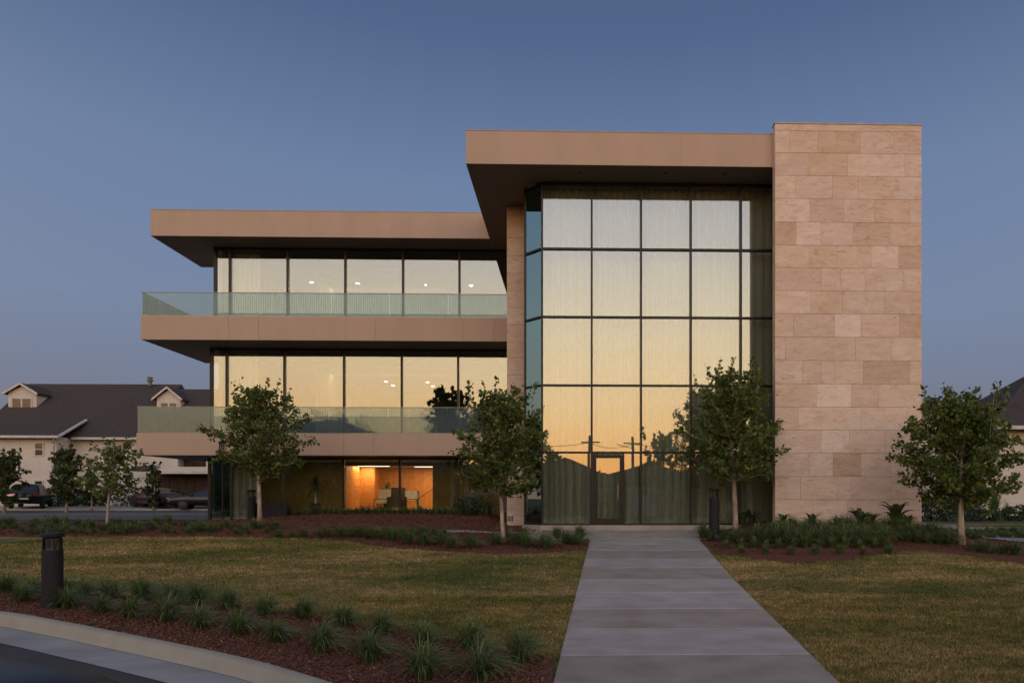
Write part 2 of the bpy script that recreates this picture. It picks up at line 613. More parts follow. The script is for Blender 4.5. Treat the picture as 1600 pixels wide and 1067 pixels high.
class MB:
    def __init__(s):
        s.v = []
        s.f = []

    def box(s, x0, x1, y0, y1, z0, z1):
        b = len(s.v)
        s.v += [(x0, y0, z0), (x1, y0, z0), (x1, y1, z0), (x0, y1, z0), (x0, y0, z1), (x1, y0, z1), (x1, y1, z1), (x0, y1, z1)]
        s.f += [tuple(b + i for i in q) for q in ((0, 3, 2, 1), (4, 5, 6, 7), (0, 1, 5, 4), (1, 2, 6, 5), (2, 3, 7, 6), (3, 0, 4, 7))]
        return s

    def prism(s, poly, z0, z1):
        """vertical prism over a counter-clockwise xy polygon"""
        b = len(s.v)
        k = len(poly)
        s.v += [(x, y, z0) for x, y in poly] + [(x, y, z1) for x, y in poly]
        s.f += [tuple(b + k - 1 - i for i in range(k)), tuple(b + k + i for i in range(k))]
        s.f += [(b + i, b + (i + 1) % k, b + k + (i + 1) % k, b + k + i) for i in range(k)]
        return s

    def prismx(s, poly, x0, x1):
        """prism along x over a yz polygon"""
        b = len(s.v)
        k = len(poly)
        s.v += [(x0, y, z) for y, z in poly] + [(x1, y, z) for y, z in poly]
        s.f += [tuple(b + i for i in range(k))[::-1], tuple(b + k + i for i in range(k))]
        s.f += [(b + i, b + (i + 1) % k, b + k + (i + 1) % k, b + k + i) for i in range(k)]
        return s

    def prismy(s, poly, y0, y1):
        b = len(s.v)
        k = len(poly)
        s.v += [(x, y0, z) for x, z in poly] + [(x, y1, z) for x, z in poly]
        s.f += [tuple(b + i for i in range(k)), tuple(b + k + i for i in range(k))[::-1]]
        s.f += [(b + i, b + k + i, b + k + (i + 1) % k, b + (i + 1) % k) for i in range(k)]
        return s

    def tube(s, pts, rad, n=8):
        """tapering tube through points"""
        b = len(s.v)
        pts = [Vector(p) for p in pts]
        if isinstance(rad, (int, float)):
            rad = [rad] * len(pts)
        ref = Vector((.31, .17, .93)).normalized()
        for i, p in enumerate(pts):
            t = (pts[min(i + 1, len(pts) - 1)] - pts[max(i - 1, 0)]).normalized()
            a = t.cross(ref)
            if a.length < .1:
                a = t.cross(Vector((1, 0, 0)))
            a.normalize()
            c = t.cross(a)
            for j in range(n):
                w = 2 * math.pi * j / n
                q = p + (a * math.cos(w) + c * math.sin(w)) * rad[i]
                s.v.append(tuple(q))
        for i in range(len(pts) - 1):
            for j in range(n):
                s.f.append((b + i * n + j, b + i * n + (j + 1) % n, b + (i + 1) * n + (j + 1) % n, b + (i + 1) * n + j))
        s.f.append(tuple(b + j for j in range(n))[::-1])
        s.f.append(tuple(b + (len(pts) - 1) * n + j for j in range(n)))
        return s

    def lathe(s, prof, c=(0, 0, 0), n=24):
        b = len(s.v)
        for r, z in prof:
            for j in range(n):
                w = 2 * math.pi * j / n
                s.v.append((c[0] + r * math.cos(w), c[1] + r * math.sin(w), c[2] + z))
        for i in range(len(prof) - 1):
            for j in range(n):
                s.f.append((b + i * n + j, b + i * n + (j + 1) % n, b + (i + 1) * n + (j + 1) % n, b + (i + 1) * n + j))
        s.f.append(tuple(b + j for j in range(n))[::-1])
        s.f.append(tuple(b + (len(prof) - 1) * n + j for j in range(n)))
        return s

    def quad(s, *p):
        b = len(s.v)
        s.v += [tuple(q) for q in p]
        s.f.append(tuple(range(b, b + len(p))))
        return s

    def mesh(s, name, mat, smooth=False):
        me = bpy.data.meshes.new(name)
        me.from_pydata(s.v, [], s.f)
        if mat:
            me.materials.append(mat)
        if smooth:
            me.shade_smooth()
        me.update()
        return me

    def build(s, name, mat, parent=None, smooth=False, color=None):
        o = link(name, s.mesh(name, mat, smooth), parent)
        if color:
            o.color = (*color, 1)
        return o


def np_mesh(name, verts, tris, mat, tint=None, k=3):
    me = bpy.data.meshes.new(name)
    v = np.asarray(verts, np.float32).reshape(-1, 3)
    f = np.asarray(tris, np.int32).reshape(-1, k)
    me.vertices.add(len(v))
    me.vertices.foreach_set('co', v.ravel())
    me.loops.add(f.size)
    me.loops.foreach_set('vertex_index', f.ravel())
    me.polygons.add(len(f))
    me.polygons.foreach_set('loop_start', np.arange(0, f.size, k, dtype=np.int32))
    me.polygons.foreach_set('loop_total', np.full(len(f), k, np.int32))
    if tint is not None:
        a = me.attributes.new('tint', 'FLOAT', 'POINT')
        a.data.foreach_set('value', np.asarray(tint, np.float32))
    me.materials.append(mat)
    me.update(calc_edges=True)
    return me


def sstep(a, b, x):
    t = min(1, max(0, (x - a) / (b - a)))
    return t * t * (3 - 2 * t)


def lerp_list(pts, x):
    if x <= pts[0][0]:
        a, b = pts[0], pts[1]
    elif x >= pts[-1][0]:
        a, b = pts[-2], pts[-1]
    else:
        for a, b in zip(pts, pts[1:]):
            if a[0] <= x <= b[0]:
                break
    return a[1] + (b[1] - a[1]) * (x - a[0]) / (b[0] - a[0])


# ------------------------------------------------------------------ terrain
def g0(x, y):
    if y < 2:
        z = -1.613
    elif y < 24.3:
        z = -1.75 + .0684 * y
    elif y < 44:
        z = -.088
    else:
        z = -.088 + .37 * sstep(44, 52, y)
    return z


def g(x, y):
    z = g0(x, y)
    z += .30 * sstep(-13.5, -9.5, x) * (1 - sstep(-3.4, -2.4, x)) * sstep(20.6, 26.5, y) * (1 - sstep(29.0, 29.3, y))
    z += .26 * sstep(4.6, 6.4, x) * (1 - sstep(10.5, 13.5, x)) * sstep(17.2, 20, y)
    z += .10 * sstep(-40, -20, x) * (1 - sstep(-14, -9, x)) * sstep(21, 23.5, y) * (1 - sstep(27, 29, y))
    return z


def G(px, py):
    """where the sight line through a photograph pixel meets the ground"""
    d_ = Vector(ray(px, py))
    t = 3.0
    for _ in range(400):
        p = Vector((0, 0, EYE)) + d_ * t
        h = p.z - g(p.x, p.y)
        if h < .002:
            break
        t += max(.01, h * .6)
    return Vector((p.x, p.y, g(p.x, p.y)))


def sheet(name, mat, x0, x1, near, far, step=.3, dz=0.0, nv=None, hfun=g, parent=None, wob=0.0):
    """ground sheet between two curves y=near(x) and y=far(x), draped on the terrain"""
    nx = max(2, int((x1 - x0) / step))
    ym = max(abs(far(x0 + (x1 - x0) * i / 8) - near(x0 + (x1 - x0) * i / 8)) for i in range(9))
    nv = nv or max(2, int(ym / step))
    v = []
    f = []
    for i in range(nx + 1):
        x = x0 + (x1 - x0) * i / nx
        a, b = near(x), far(x)
        if b < a:
            a = b = (a + b) / 2
        for j in range(nv + 1):
            y = a + (b - a) * j / nv
            v.append((x, y, hfun(x, y) + dz))
    for i in range(nx):
        for j in range(nv):
            p = i * (nv + 1) + j
            f.append((p, p + nv + 1, p + nv + 2, p + 1))
    m = MB()
    m.v, m.f = v, f
    o = m.build(name, mat, parent, smooth=True)
    return o


# the kerb line beside the near bed, then on past the walk
kp = [G(*p) for p in ((0, 958), (97, 974), (184, 991), (260, 1006), (392, 1034.5), (501, 1066))]
K = [(-60, 21.0), (-30, 16.4), (-20, 14.3), (-14, 12.6)] + [(p.x, p.y) for p in kp] + [(-1.6, 7.0), (1, 5.9), (5, 5.0), (12, 4.2), (60, 3.5)]


def smoothcurve(pts, n=10):
    out = []
    P = [Vector((a, b, 0)) for a, b in pts]
    for i in range(len(P) - 1):
        p0, p1, p2, p3 = P[max(i - 1, 0)], P[i], P[i + 1], P[min(i + 2, len(P) - 1)]
        for k in range(n):
            t = k / n
            m1 = (p2 - p0) * (1 / max(.001, (p2 - p0).length)) * (p2 - p1).length
            m2 = (p3 - p1) * (1 / max(.001, (p3 - p1).length)) * (p2 - p1).length
            q = p1 * (2 * t ** 3 - 3 * t ** 2 + 1) + m1 * (t ** 3 - 2 * t ** 2 + t) + p2 * (-2 * t ** 3 + 3 * t ** 2) + m2 * (t ** 3 - t ** 2)
            out.append((q.x, q.y))
    out.append(pts[-1])
    return out


KS = smoothcurve(K, 8)
kerb_y = lambda x: lerp_list(KS, x)

gm = MB()
nxs = [-400, -200, -100, -60, -40, -30, -20, -10, 0, 10, 20, 30, 40, 60, 100, 200, 400]
nys = [-400, -200, -100, -60, -30, -14, -8, 2, 8, 14, 20, 24.3, 28, 34, 40, 44, 46, 48, 50, 52, 60, 80, 120, 200, 500, 900]
for yy in nys:
    for xx in nxs:
        gm.v.append((xx, yy, g0(xx, yy) - .35))
for j in range(len(nys) - 1):
    for i in range(len(nxs) - 1):
        a = j * len(nxs) + i
        gm.f.append((a, a + 1, a + len(nxs) + 1, a + len(nxs)))
tag(gm.build('ground', M['ground']), kind='structure')

# lawn: one sheet from the kerb to the building, everything else lies on it
lawn = sheet('lawn', M['lawn'], -60, 60, lambda x: kerb_y(x) - .05, lambda x: 26.2, .4)
tag(lawn, kind='structure')

# far side: verge, street, pavement, yards
tag(sheet('far_verge', M['ground'], -90, -6.2, lambda x: 26.2, lambda x: 34.0 + .05 * (x + 20), .8, .0), kind='structure')
tag(sheet('street', M['far_asphalt'], -90, 4, lambda x: 31.0 - .10 * (x + 20) * (x > -20), lambda x: 47.2, .8, .014), kind='structure')
tag(sheet('street_edge_line', M['paint'], -90, -4, lambda x: 40.2, lambda x: 40.75, 1.5, .03, nv=1), kind='structure')
tag(sheet('far_yard', M['ground'], -120, 60, lambda x: 47.0, lambda x: 75, 1.2, .012), kind='structure')
tag(sheet('right_yard', M['ground'], 12.0, 90, lambda x: 26.1, lambda x: 47.1, 1.2, .002), kind='structure')
fk = MB()
for a in range(-90, 4, 2):
    z = g(a, 47.2)
    fk.box(a, a + 2, 47.1, 47.3, z - .2, z + .10)
tag(fk.build('far_kerb', M['apron']), kind='structure')
tag(sheet('driveway', M['gutter'], -46, -27, lambda x: 47.35, lambda x: 50.5 + .08 * (x + 46), .6, .03), kind='structure')
tag(sheet('side_pavement', M['apron'], -20.5, -8.5, lambda x: 27.6, lambda x: 28.6, .5, .02), kind='structure')

# ---- road in front: kerb, gutter, asphalt
def offset_curve(pts, dd):
    out = []
    for i, (x, y) in enumerate(pts):
        a = pts[max(i - 1, 0)]
        b = pts[min(i + 1, len(pts) - 1)]
        tx, ty = b[0] - a[0], b[1] - a[1]
        ln = math.hypot(tx, ty)
        out.append((x + ty / ln * dd, y - tx / ln * dd))
    return out


def strip(name, mat, prof, kind='structure', smooth=True):
    """sweep a profile of (distance towards the road, height above terrain) along the kerb line"""
    cs = [(offset_curve(KS, dd), h) for dd, h in prof]
    m = MB()
    n_ = len(KS)
    for i in range(n_):
        for c, h in cs:
            x, y = c[i]
            m.v.append((x, y, g0(x, y) + h))
    k = len(cs)
    for i in range(n_ - 1):
        for j in range(k - 1):
            a = i * k + j
            m.f.append((a + 1, a + k + 1, a + k, a))
    o = m.build(name, mat, smooth=smooth)
    return tag(o, kind=kind)


strip('kerb', M['kerb'], [(-.02, -.1), (-.02, .035), (.0, .042), (.11, .038), (.13, .025), (.165, -.09), (.195, -.122), (.21, -.128)])
strip('gutter', M['gutter'], [(.217, -.129), (.45, -.138), (.70, -.142)])
strip('road', M['asphalt'], [(.705, -.146), (3, -.16), (6, -.17), (12, -.18), (24, -.2)], smooth=True)

# ---- concrete walk: separate slabs
PL = [(843, 922), (1067, 865)]
wl = [G(922, 843), G(865, 1067)]
wr = [G(1092, 843), G(1145, 905), G(1310, 1067)]
walk = thing('walkway', None, None, (0, 0, 0), kind='structure')
joints = [1140, 1080, 1026.5, 985, 953.6, 928, 907, 889, 874, 861.5, 851.5, 843.6]


def wx_left(y):
    return wl[1].x + (wl[0].x - wl[1].x) * (y - wl[1].y) / (wl[0].y - wl[1].y)


def wx_right(y):
    return lerp_list([(wr[2].y, wr[2].x), (wr[1].y, wr[1].x), (wr[0].y, wr[0].x)], y)


jy = [2.67 / ((p - HY) / F + .0684) for p in joints]
tone = [.84, .80, 1.02, .86, 1.04, 1.02, .82, .98, .80, .93, 1.0]
sidet = []
for i, (a, b) in enumerate(zip(jy, jy[1:])):
    a += .008
    b -= .008
    h = .03
    m = MB()
    P = [(wx_left(a), a), (wx_right(a), a), (wx_right(b), b), (wx_left(b), b)]
    bi = .012
    Q = [(P[0][0] + bi, a + bi), (P[1][0] - bi, a + bi), (P[2][0] - bi, b - bi), (P[3][0] + bi, b - bi)]
    for (x, y), hh in [(p, -.15) for p in P] + [(p, h - .008) for p in P] + [(q, h) for q in Q]:
        m.v.append((x, y, g0(x, y) + hh))
    for r_ in (0, 4):
        for k in range(4):
            m.f.append((r_ + k, r_ + (k + 1) % 4, r_ + 4 + (k + 1) % 4, r_ + 4 + k))
    m.f.append((8, 9, 10, 11))
    tn = tone[i]
    o = m.build('concrete_slab', M['concrete'], walk, color=(tn, tn * (.96 if tn < .9 else 1.0), tn * (.92 if tn < .9 else 1.04)))
sm = MB()
for i in range(30):
    a = jy[0] + (jy[-1] - jy[0]) * i / 30
    b = jy[0] + (jy[-1] - jy[0]) * (i + 1) / 30
    sm.quad((wx_left(a) + .02, a, g0(0, a) + .012), (wx_right(a) - .02, a, g0(0, a) + .012), (wx_right(b) - .02, b, g0(0, b) + .012), (wx_left(b) + .02, b, g0(0, b) + .012))
sm.build('joint_bed', M['mortar'], walk)

# ---- planes of the building
YG, YF, YT, YP = 22.9, 21.64, 21.37, 24.77
YW, YM, YL, YGW = 27.9, 27.6, 27.5, 29.2
ZS = 11.45           # soffit level
ZR = 12.49           # roof level


def X(px, py, Y):
    return U(px, py, Y).x


def Z(px, py, Y):
    return U(px, py, Y).z


# apron in front of the glass
ap = MB()
xa0, xa1 = X(812, 800, 22), X(1320, 800, 20)
yj = jy[-1]
cells = [xa0, X(880, 830, 21.5), X(958, 830, 21.5), X(1012, 830, 21.5), X(1100, 830, 21.5), X(1200, 830, 21.5), xa1]
apron = thing('entrance_apron', None, None, (0, 0, 0), kind='structure')
for a, b in zip(cells, cells[1:]):
    m = MB()
    zf = g0(0, yj) + .034
    m.v = [(a + .005, yj + .005, zf - .25), (b - .005, yj + .005, zf - .25), (b - .005, 22.62, -.42), (a + .005, 22.62, -.42),
           (a + .005, yj + .005, zf), (b - .005, yj + .005, zf), (b - .005, 22.62, -.165), (a + .005, 22.62, -.165)]
    m.f = [(0, 3, 2, 1), (4, 5, 6, 7), (0, 1, 5, 4), (1, 2, 6, 5), (2, 3, 7, 6), (3, 0, 4, 7)]
    m.build('concrete_slab', M['apron'], apron)
tag(sheet('side_path', M['apron'], X(690, 836, 22.2), xa0 - .01, lambda x: 21.9, lambda x: 22.3, .4, .03), kind='structure')
rp0 = G(1436, 846)
tag(sheet('right_path', M['gutter'], 9.6, 45, lambda x: 19.4 + .03 * (x - 9), lambda x: 20.7 + .06 * (x - 9), .5, .05), kind='structure')
tag(sheet('garden_path', M['apron'], 11.9, 15.2, lambda x: 22.0, lambda x: 23.3, .5, .05), kind='structure')

# ---- beds
fl = [(G(*p).x, G(*p).y) for p in ((0, 838), (250, 838), (450, 840), (540, 845), (600, 855), (680, 861), (780, 866), (850, 865), (917, 858))]
fl = [(-60, fl[0][1])] + sorted(fl)
far_edge_l = lambda x: lerp_list(fl, x)
BLx = G(919, 858).x
tag(sheet('mulch_bed_left', M['mulch'], -60, wx_left(20) - .02, lambda x: min(far_edge_l(x), 24), lambda x: 26.3 if x < -14 else (29.15 if x < -2.5 else 24.4), .25, .012), kind='structure')
fr_ = sorted((G(*p).x, G(*p).y) for p in ((1110, 862), (1122, 876), (1229, 880), (1313, 876), (1364, 868), (1397, 861), (1448, 861), (1499, 867), (1600, 881)))
fr_.append((60, fr_[-1][1] - 3))
far_edge_r = lambda x: lerp_list(fr_, x)
tag(sheet('mulch_bed_right', M['mulch'], wx_right(19.5) + .05, 17, far_edge_r, lambda x: 22.3, .22, .012), kind='structure')
ne = sorted((G(*p).x, G(*p).y) for p in ((0, 922), (150, 930), (300, 941), (450, 957), (600, 985), (750, 1008), (872, 1032)))
ne = [(-60, ne[0][1] + 8.0), (-20, ne[0][1] + 2.2)] + ne
near_edge = lambda x: lerp_list(ne, x)
tag(sheet('mulch_bed_near', M['mulch'], -60, wx_left(8) - .02, lambda x: kerb_y(x) + .0, near_edge, .2, .012), kind='structure')


def in_walk(x, y):
    return wx_left(y) + .015 < x < wx_right(y) - .015 and y < yj + .1


# ------------------------------------------------------------------ turf blades and mulch chips (uncountable)
rng = np.random.default_rng(5)


def turf(name, n, xr, yr, ok, h=.042):
    xs = rng.uniform(*xr, n)
    ys = rng.uniform(yr[0] ** -1, yr[1] ** -1, n) ** -1 if yr[0] > yr[1] else rng.uniform(yr[0], yr[1], n)
    keep = np.array([ok(a, b) for a, b in zip(xs, ys)])
    xs, ys = xs[keep], ys[keep]
    zs = np.array([g(a, b) for a, b in zip(xs, ys)])
    k = len(xs)
    nb = 5
    x = np.repeat(xs, nb) + rng.normal(0, .022, k * nb)
    y = np.repeat(ys, nb) + rng.normal(0, .022, k * nb)
    z = np.repeat(zs, nb)
    ang = rng.uniform(0, 2 * np.pi, k * nb)
    hh = rng.uniform(.5, 1.15, k * nb) * h
    w = .0045 + .003 * rng.random(k * nb)
    w = w * np.clip(y / 10, 1, 2.2)
    lx, ly = rng.normal(0, .5, k * nb) * hh, rng.normal(0, .5, k * nb) * hh
    ca, sa = np.cos(ang) * w, np.sin(ang) * w
    v = np.stack([np.stack([x - ca, y - sa, z - .004], 1), np.stack([x + ca, y + sa, z - .004], 1), np.stack([x + lx, y + ly, z + hh], 1)], 1)
    f = np.arange(k * nb * 3).reshape(-1, 3)
    tn = np.repeat(rng.uniform(0, 1, k * nb), 3)
    return link(name, np_mesh(name, v, f, M['blade'], tn))


def lawn_ok(x, y):
    if in_walk(x, y):
        return False
    if x < wx_left(min(y, 20)):
        return near_edge(x) - .02 < y < far_edge_l(x)
    return kerb_y(x) < y < far_edge_r(x) + .02


def lawn_pts(n):
    return n


o = turf('turf_grass', 78000, (-16, 13), (7, 22), lawn_ok)
tag(o, 'short mown turf with straw coloured worn patches on both sides of the walk', 'grass', kind='stuff')


o = turf('turf_grass', 70000, (-9, 9), (6.5, 12.5), lawn_ok, .05)
tag(o, 'nearer mown turf with longer blades along both sides of the walk', 'grass', kind='stuff')


def chips(name, n, xr, yr, ok, mat, smin, smax, zoff=.012):
    xs = rng.uniform(*xr, n)
    ys = rng.uniform(*yr, n)
    keep = np.array([ok(a, b) for a, b in zip(xs, ys)])
    xs, ys = xs[keep], ys[keep]
    k = len(xs)
    zs = np.array([g(a, b) for a, b in zip(xs, ys)]) + zoff
    a = rng.uniform(0, np.pi, k)
    ln = rng.uniform(smin, smax, k)
    wd = ln * rng.uniform(.25, .5, k)
    tx = rng.normal(0, .35, k)
    ty = rng.normal(0, .35, k)
    out = []
    for sx, sy in ((-1, -1), (1, -1), (1, 1), (-1, 1)):
        px_ = sx * ln * np.cos(a) - sy * wd * np.sin(a)
        py_ = sx * ln * np.sin(a) + sy * wd * np.cos(a)
        out.append(np.stack([xs + px_, ys + py_, zs + .004 + np.abs(tx * ln) + tx * px_ + ty * py_ + rng.uniform(0, .012, k)], 1))
    top = np.stack(out, 1)
    low = top.copy()
    low[:, :, 2] -= .006
    v = np.concatenate([top, low], 1)
    q = np.array([(0, 1, 2, 3), (4, 5, 1, 0), (5, 6, 2, 1), (6, 7, 3, 2), (7, 4, 0, 3)])
    f = (np.arange(k)[:, None, None] * 8 + q[None]).reshape(-1, 4)
    return link(name, np_mesh(name, v, f, mat, k=4))


near_ok = lambda x, y: kerb_y(x) + .02 < y < near_edge(x)
o = chips('mulch_chips', 62000, (-13, -.3), (7, 14), lambda x, y: near_ok(x, y) and x < wx_left(y) - .03, M['chips'], .010, .030)
tag(o, 'loose red brown bark chips of the bed beside the kerb', 'mulch', kind='stuff')
o = chips('pale_mulch_chips', 1500, (-13, -.3), (7, 14), lambda x, y: near_ok(x, y) and x < wx_left(y) - .03, M['palechip'], .006, .014, .022)
tag(o, 'scattered pale wood chips on the red mulch beside the kerb', 'mulch', kind='stuff')
bed_ok = lambda x, y: (x < wx_left(20) - .04 and far_edge_l(x) < y < (29.1 if -14 < x < -2.5 else 24.2)) or (wx_right(19.5) + .1 < x < 16 and far_edge_r(x) < y < 22.2)
o = chips('bed_chips', 60000, (-22, 16), (18, 29.1), bed_ok, M['chips'], .018, .045)
tag(o, 'red brown bark chips covering the beds along the building', 'mulch', kind='stuff')

# ------------------------------------------------------------------ the office building
B = thing('office_building', 'three storey office with flat tan roofs, glass walls, balconies and a pink stone tower', 'office building', (0, 0, 0))


def part(name, mb, mat, parent=B, **k):
    return mb.build(name, mat, parent, **k)


def empty_part(name, parent=B):
    o = bpy.data.objects.new(name, None)
    COL.objects.link(o)
    o.parent = parent
    return o


# --- stone tower
tx0, tx1 = X(1211, 500, YT), X(1440, 500, YT)
tz1 = Z(1325, 195, YT)
tower_wall = MB()
tower_wall.box(tx0 + .02, tx1 - .02, YT + .045, YT + .26, -.9, tz1 - .03)
tower_wall.box(tx0 + .9, tx1 - .02, YT + .262, YT + 9, -.9, tz1 - .05)
tower = part('stone_tower', tower_wall, M['mortar'])
cop = MB().box(tx0 - .012, tx1 + .012, YT - .015, YT + .30, tz1, tz1 + .05)
part('coping', cop, M['coping'], tower)
rowz = [196, 205.5, 240, 275.5, 311.5, 348, 384, 419, 454.7, 490.5, 526.8, 563.4, 600, 636, 671.8, 707.8, 744.4, 780.4, 817]
z1_, s1_ = 1180, 3.335
z2_, s2_ = 1180, 3.139
rows = [[248, 622], [180, 328, 548, 722], [283, 483, 777], [210, 403, 538, 708], [284, 461, 622, 806], [213, 343, 508, 702], [282, 428, 603, 748],
        [345, 445, 575, 775], [288, 455, 675]]
rows = [[z1_ + v / s1_ for v in r] for r in rows]
rows2 = [[188, 390, 519, 707], [148, 492, 667], [232, 325, 388, 531, 757], [302, 471, 605], [213, 519, 745], [145, 325, 462, 638], [265, 382, 519, 665],
         [222, 405, 470, 666], [285, 452, 705]]
rows += [[z2_ + v / s2_ for v in r] for r in rows2]
rows += [[1250, 1318, 1390]]
tints = {(1, 2): 0.84, (2, 1): .9, (4, 0): 1.16, (4, 1): .93, (5, 0): .86, (5, 1): 1.16, (5, 2): 1.06, (5, 3): .88, (6, 3): 1.14, (6, 4): .84, (7, 0): .95,
         (8, 0): 1.12, (9, 2): 1.22, (9, 4): .82, (9, 1): .93, (11, 4): .80, (12, 0): .97, (12, 1): 1.24, (12, 2): .95, (13, 1): 1.08, (14, 2): 1.17,
         (15, 2): .74, (16, 2): 1.06, (10, 0): 1.0, (3, 0): 1.05, (2, 2): 1.08}
rr = random.Random(11)
zs_ = [Z(1325, y, YT) for y in rowz]
zs_[0] = tz1 - .002
zs_.append(zs_[-1] - .8)
wmean = []


def stone(parent, x0, x1, y0, z0, z1, tint, depth=.055, side=False):
    j = .0035
    pr = rr.uniform(0, .004)
    m = MB()
    c = .003
    m.v = []
    for (yy, q) in ((y0 + depth, 0), (y0 - pr + c, 0), (y0 - pr, c)):
        m.v += [(x0 + .0018 + q, yy, z0 + j + q), (x1 - .0018 - q, yy, z0 + j + q), (x1 - .0018 - q, yy, z1 - j - q), (x0 + .0018 + q, yy, z1 - j - q)]
    for r_ in (0, 4):
        for k in range(4):
            m.f.append((r_ + k, r_ + (k + 1) % 4, r_ + 4 + (k + 1) % 4, r_ + 4 + k))
    m.f.append((8, 9, 10, 11))
    w = rr.uniform(-.02, .02)
    o = m.build('stone', M['stone'], parent, color=(tint ** .8 * (1 + w), tint ** 1.15, tint ** 1.5 * (1 - w * 1.5)))
    return o


for i, js in enumerate(rows):
    xs = [tx0] + [X(j, (rowz[i] + 10), YT) for j in js] + [tx1]
    for k, (a, b) in enumerate(zip(xs, xs[1:])):
        t = 1 + .8 * (tints.get((i, k), rr.uniform(.93, 1.05)) - 1)
        stone(tower, a, b, YT, zs_[i + 1], zs_[i], t)
# bottom course below the planting
for a, b in ((tx0, tx0 + 1.5), (tx0 + 1.5, tx0 + 3.1), (tx0 + 3.1, tx1)):
    pass
# side return of the screen wall (its left edge)
rt = MB()
zz = -.9
while zz < tz1 - .1:
    t_ = min(tz1 - .004, zz + .72)
    m = MB().box(tx0, tx0 + .03, YT + .06, YT + .26, zz + .006, t_ - .006)
    m.build('stone', M['stone'], tower, color=(.95, .95, .95))
    zz += .72

# --- stone pier
px0, px1 = X(792, 600, YP), X(832, 600, YP)
pier = part('stone_pier', MB().box(px0 + .02, px1, YP + .05, YGW + 3, -.8, ZS - .002), M['mortar'])
py_ = [323, 372, 400, 427, 454, 481, 508, 535, 559, 586, 612, 640, 668, 697, 722, 749, 777, 806, 835, 860]
for k, (a, b) in enumerate(zip(py_, py_[1:])):
    za, zb = Z(806, a, YP), Z(806, b, YP)
    if k == 0:
        za = ZS - .004
    if k % 3 == 1:
        xm = px0 + (px1 - px0) * .68
        stone(pier, px0, xm, YP, zb, za, rr.uniform(.86, 1.0))
        stone(pier, xm, px1, YP, zb, za, rr.uniform(.86, 1.0))
    else:
        stone(pier, px0, px1, YP, zb, za, rr.uniform(.84, 1.02))

# --- roofs: main plate over the lobby, wing plate beside it, one common soffit level
mx0 = X(728, 240, YF)
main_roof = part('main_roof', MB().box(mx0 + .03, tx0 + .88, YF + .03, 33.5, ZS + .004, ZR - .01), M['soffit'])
mf = tx0 - .003
fw = (tx0 + .85)
seams = [mx0, mx0 + 3.4, mx0 + 6.8, fw]
for a, b in zip(seams, seams[1:]):
    MB().box(a + .0015, b - .0015, YF, YF + .028, ZS, ZR).build('fascia_panel', M['stucco'], main_roof)
MB().box(mx0, mx0 + .028, YF + .03, 33.5, ZS, ZR).build('fascia_panel', M['stucco'], main_roof)
MB().box(mx0 - .01, fw, YF - .012, YF + .2, ZR + .002, ZR + .03).build('roof_edge', M['coping'], main_roof)

wx0 = X(235, 350, YW)
YB = YW * 1.136
glx_top = X(337, 420, YGW)
poly = [(wx0 + .03, YW + .03), (mx0 - .003, YW + .03), (mx0 - .003, 40), (glx_top - .1, 40), (glx_top - .1, YB), (wx0 + .03, YB)]
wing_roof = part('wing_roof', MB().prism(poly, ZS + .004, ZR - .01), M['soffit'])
fj = [wx0, X(339.5, 340, YW)] + [X(339.5 + 136.5 * k, 340, YW) for k in (1, 2, 3)] + [mx0 - .004]
for a, b in zip(fj, fj[1:]):
    MB().box(a + .0015, b - .0015, YW, YW + .028, ZS, ZR).build('fascia_panel', M['stucco'], wing_roof)
MB().box(wx0, wx0 + .028, YW + .03, YB, ZS, ZR).build('fascia_panel', M['stucco'], wing_roof)
MB().box(wx0 - .01, mx0 - .01, YW - .012, YW + .2, ZR + .002, ZR + .028).build('roof_edge', M['coping'], wing_roof)
# small soffit downlights of the main roof (off)
for q in ((1040, 271), (1132, 272), (905, 270)):
    p = UZ(q[0], q[1], ZS)
    MB().lathe([(.05, -.012), (.05, -.001)], (p.x, p.y, ZS), 12).build('soffit_light', M['black'], main_roof)


# --- balconies
def balcony(Yf, pxl, pyt, pyb, railtop, seamspx, pyr, zt, zb, railpx):
    x0 = X(pxl, pyt, Yf)
    x1 = px0 - .004
    YBk = Yf * 1.175
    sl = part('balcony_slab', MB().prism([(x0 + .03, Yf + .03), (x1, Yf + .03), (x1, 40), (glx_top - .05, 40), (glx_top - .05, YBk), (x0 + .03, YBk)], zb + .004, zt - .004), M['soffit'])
    ss = [x0] + [X(s, pyt, Yf) for s in seamspx if s > pxl] + [x1]
    for a, b in zip(ss, ss[1:]):
        MB().box(a + .0045, b - .0045, Yf, Yf + .028, zb, zt).build('fascia_panel', M['stucco'], sl)
    MB().box(x0, x0 + .028, Yf + .03, YBk, zb, zt).build('fascia_panel', M['stucco'], sl)
    rp = part('balustrade', MB().box(x0 + .02, x1 - .01, Yf + .01, Yf + .06, zt + railtop, zt + railtop + .022), M['rail'])
    sh = MB().box(x0 + .05, x1 - .01, Yf + .012, Yf + .055, zt + .001, zt + .03)
    sh.build('base_shoe', M['rail'], rp)
    MB().box(x0 + .01, x0 + .05, Yf + .03, YBk - .05, zt + railtop, zt + railtop + .022).build('top_rail', M['rail'], rp)
    js = [x0 + .03] + [X(s, pyt, Yf) for s in railpx] + [x1 - .01]
    for a, b in zip(js, js[1:]):
        MB().box(a + .008, b - .008, Yf + .028, Yf + .044, zt + .032, zt + railtop - .002).build('glass_pane', M['frit'], rp)
    n = 4
    ya, yb = Yf + .07, YBk - .05
    for k in range(n):
        MB().box(x0 + .022, x0 + .038, ya + (yb - ya) * k / n + .008, ya + (yb - ya) * (k + 1) / n - .008, zt + .03, zt + railtop - .002).build('glass_pane', M['frit'], rp)
    return x0


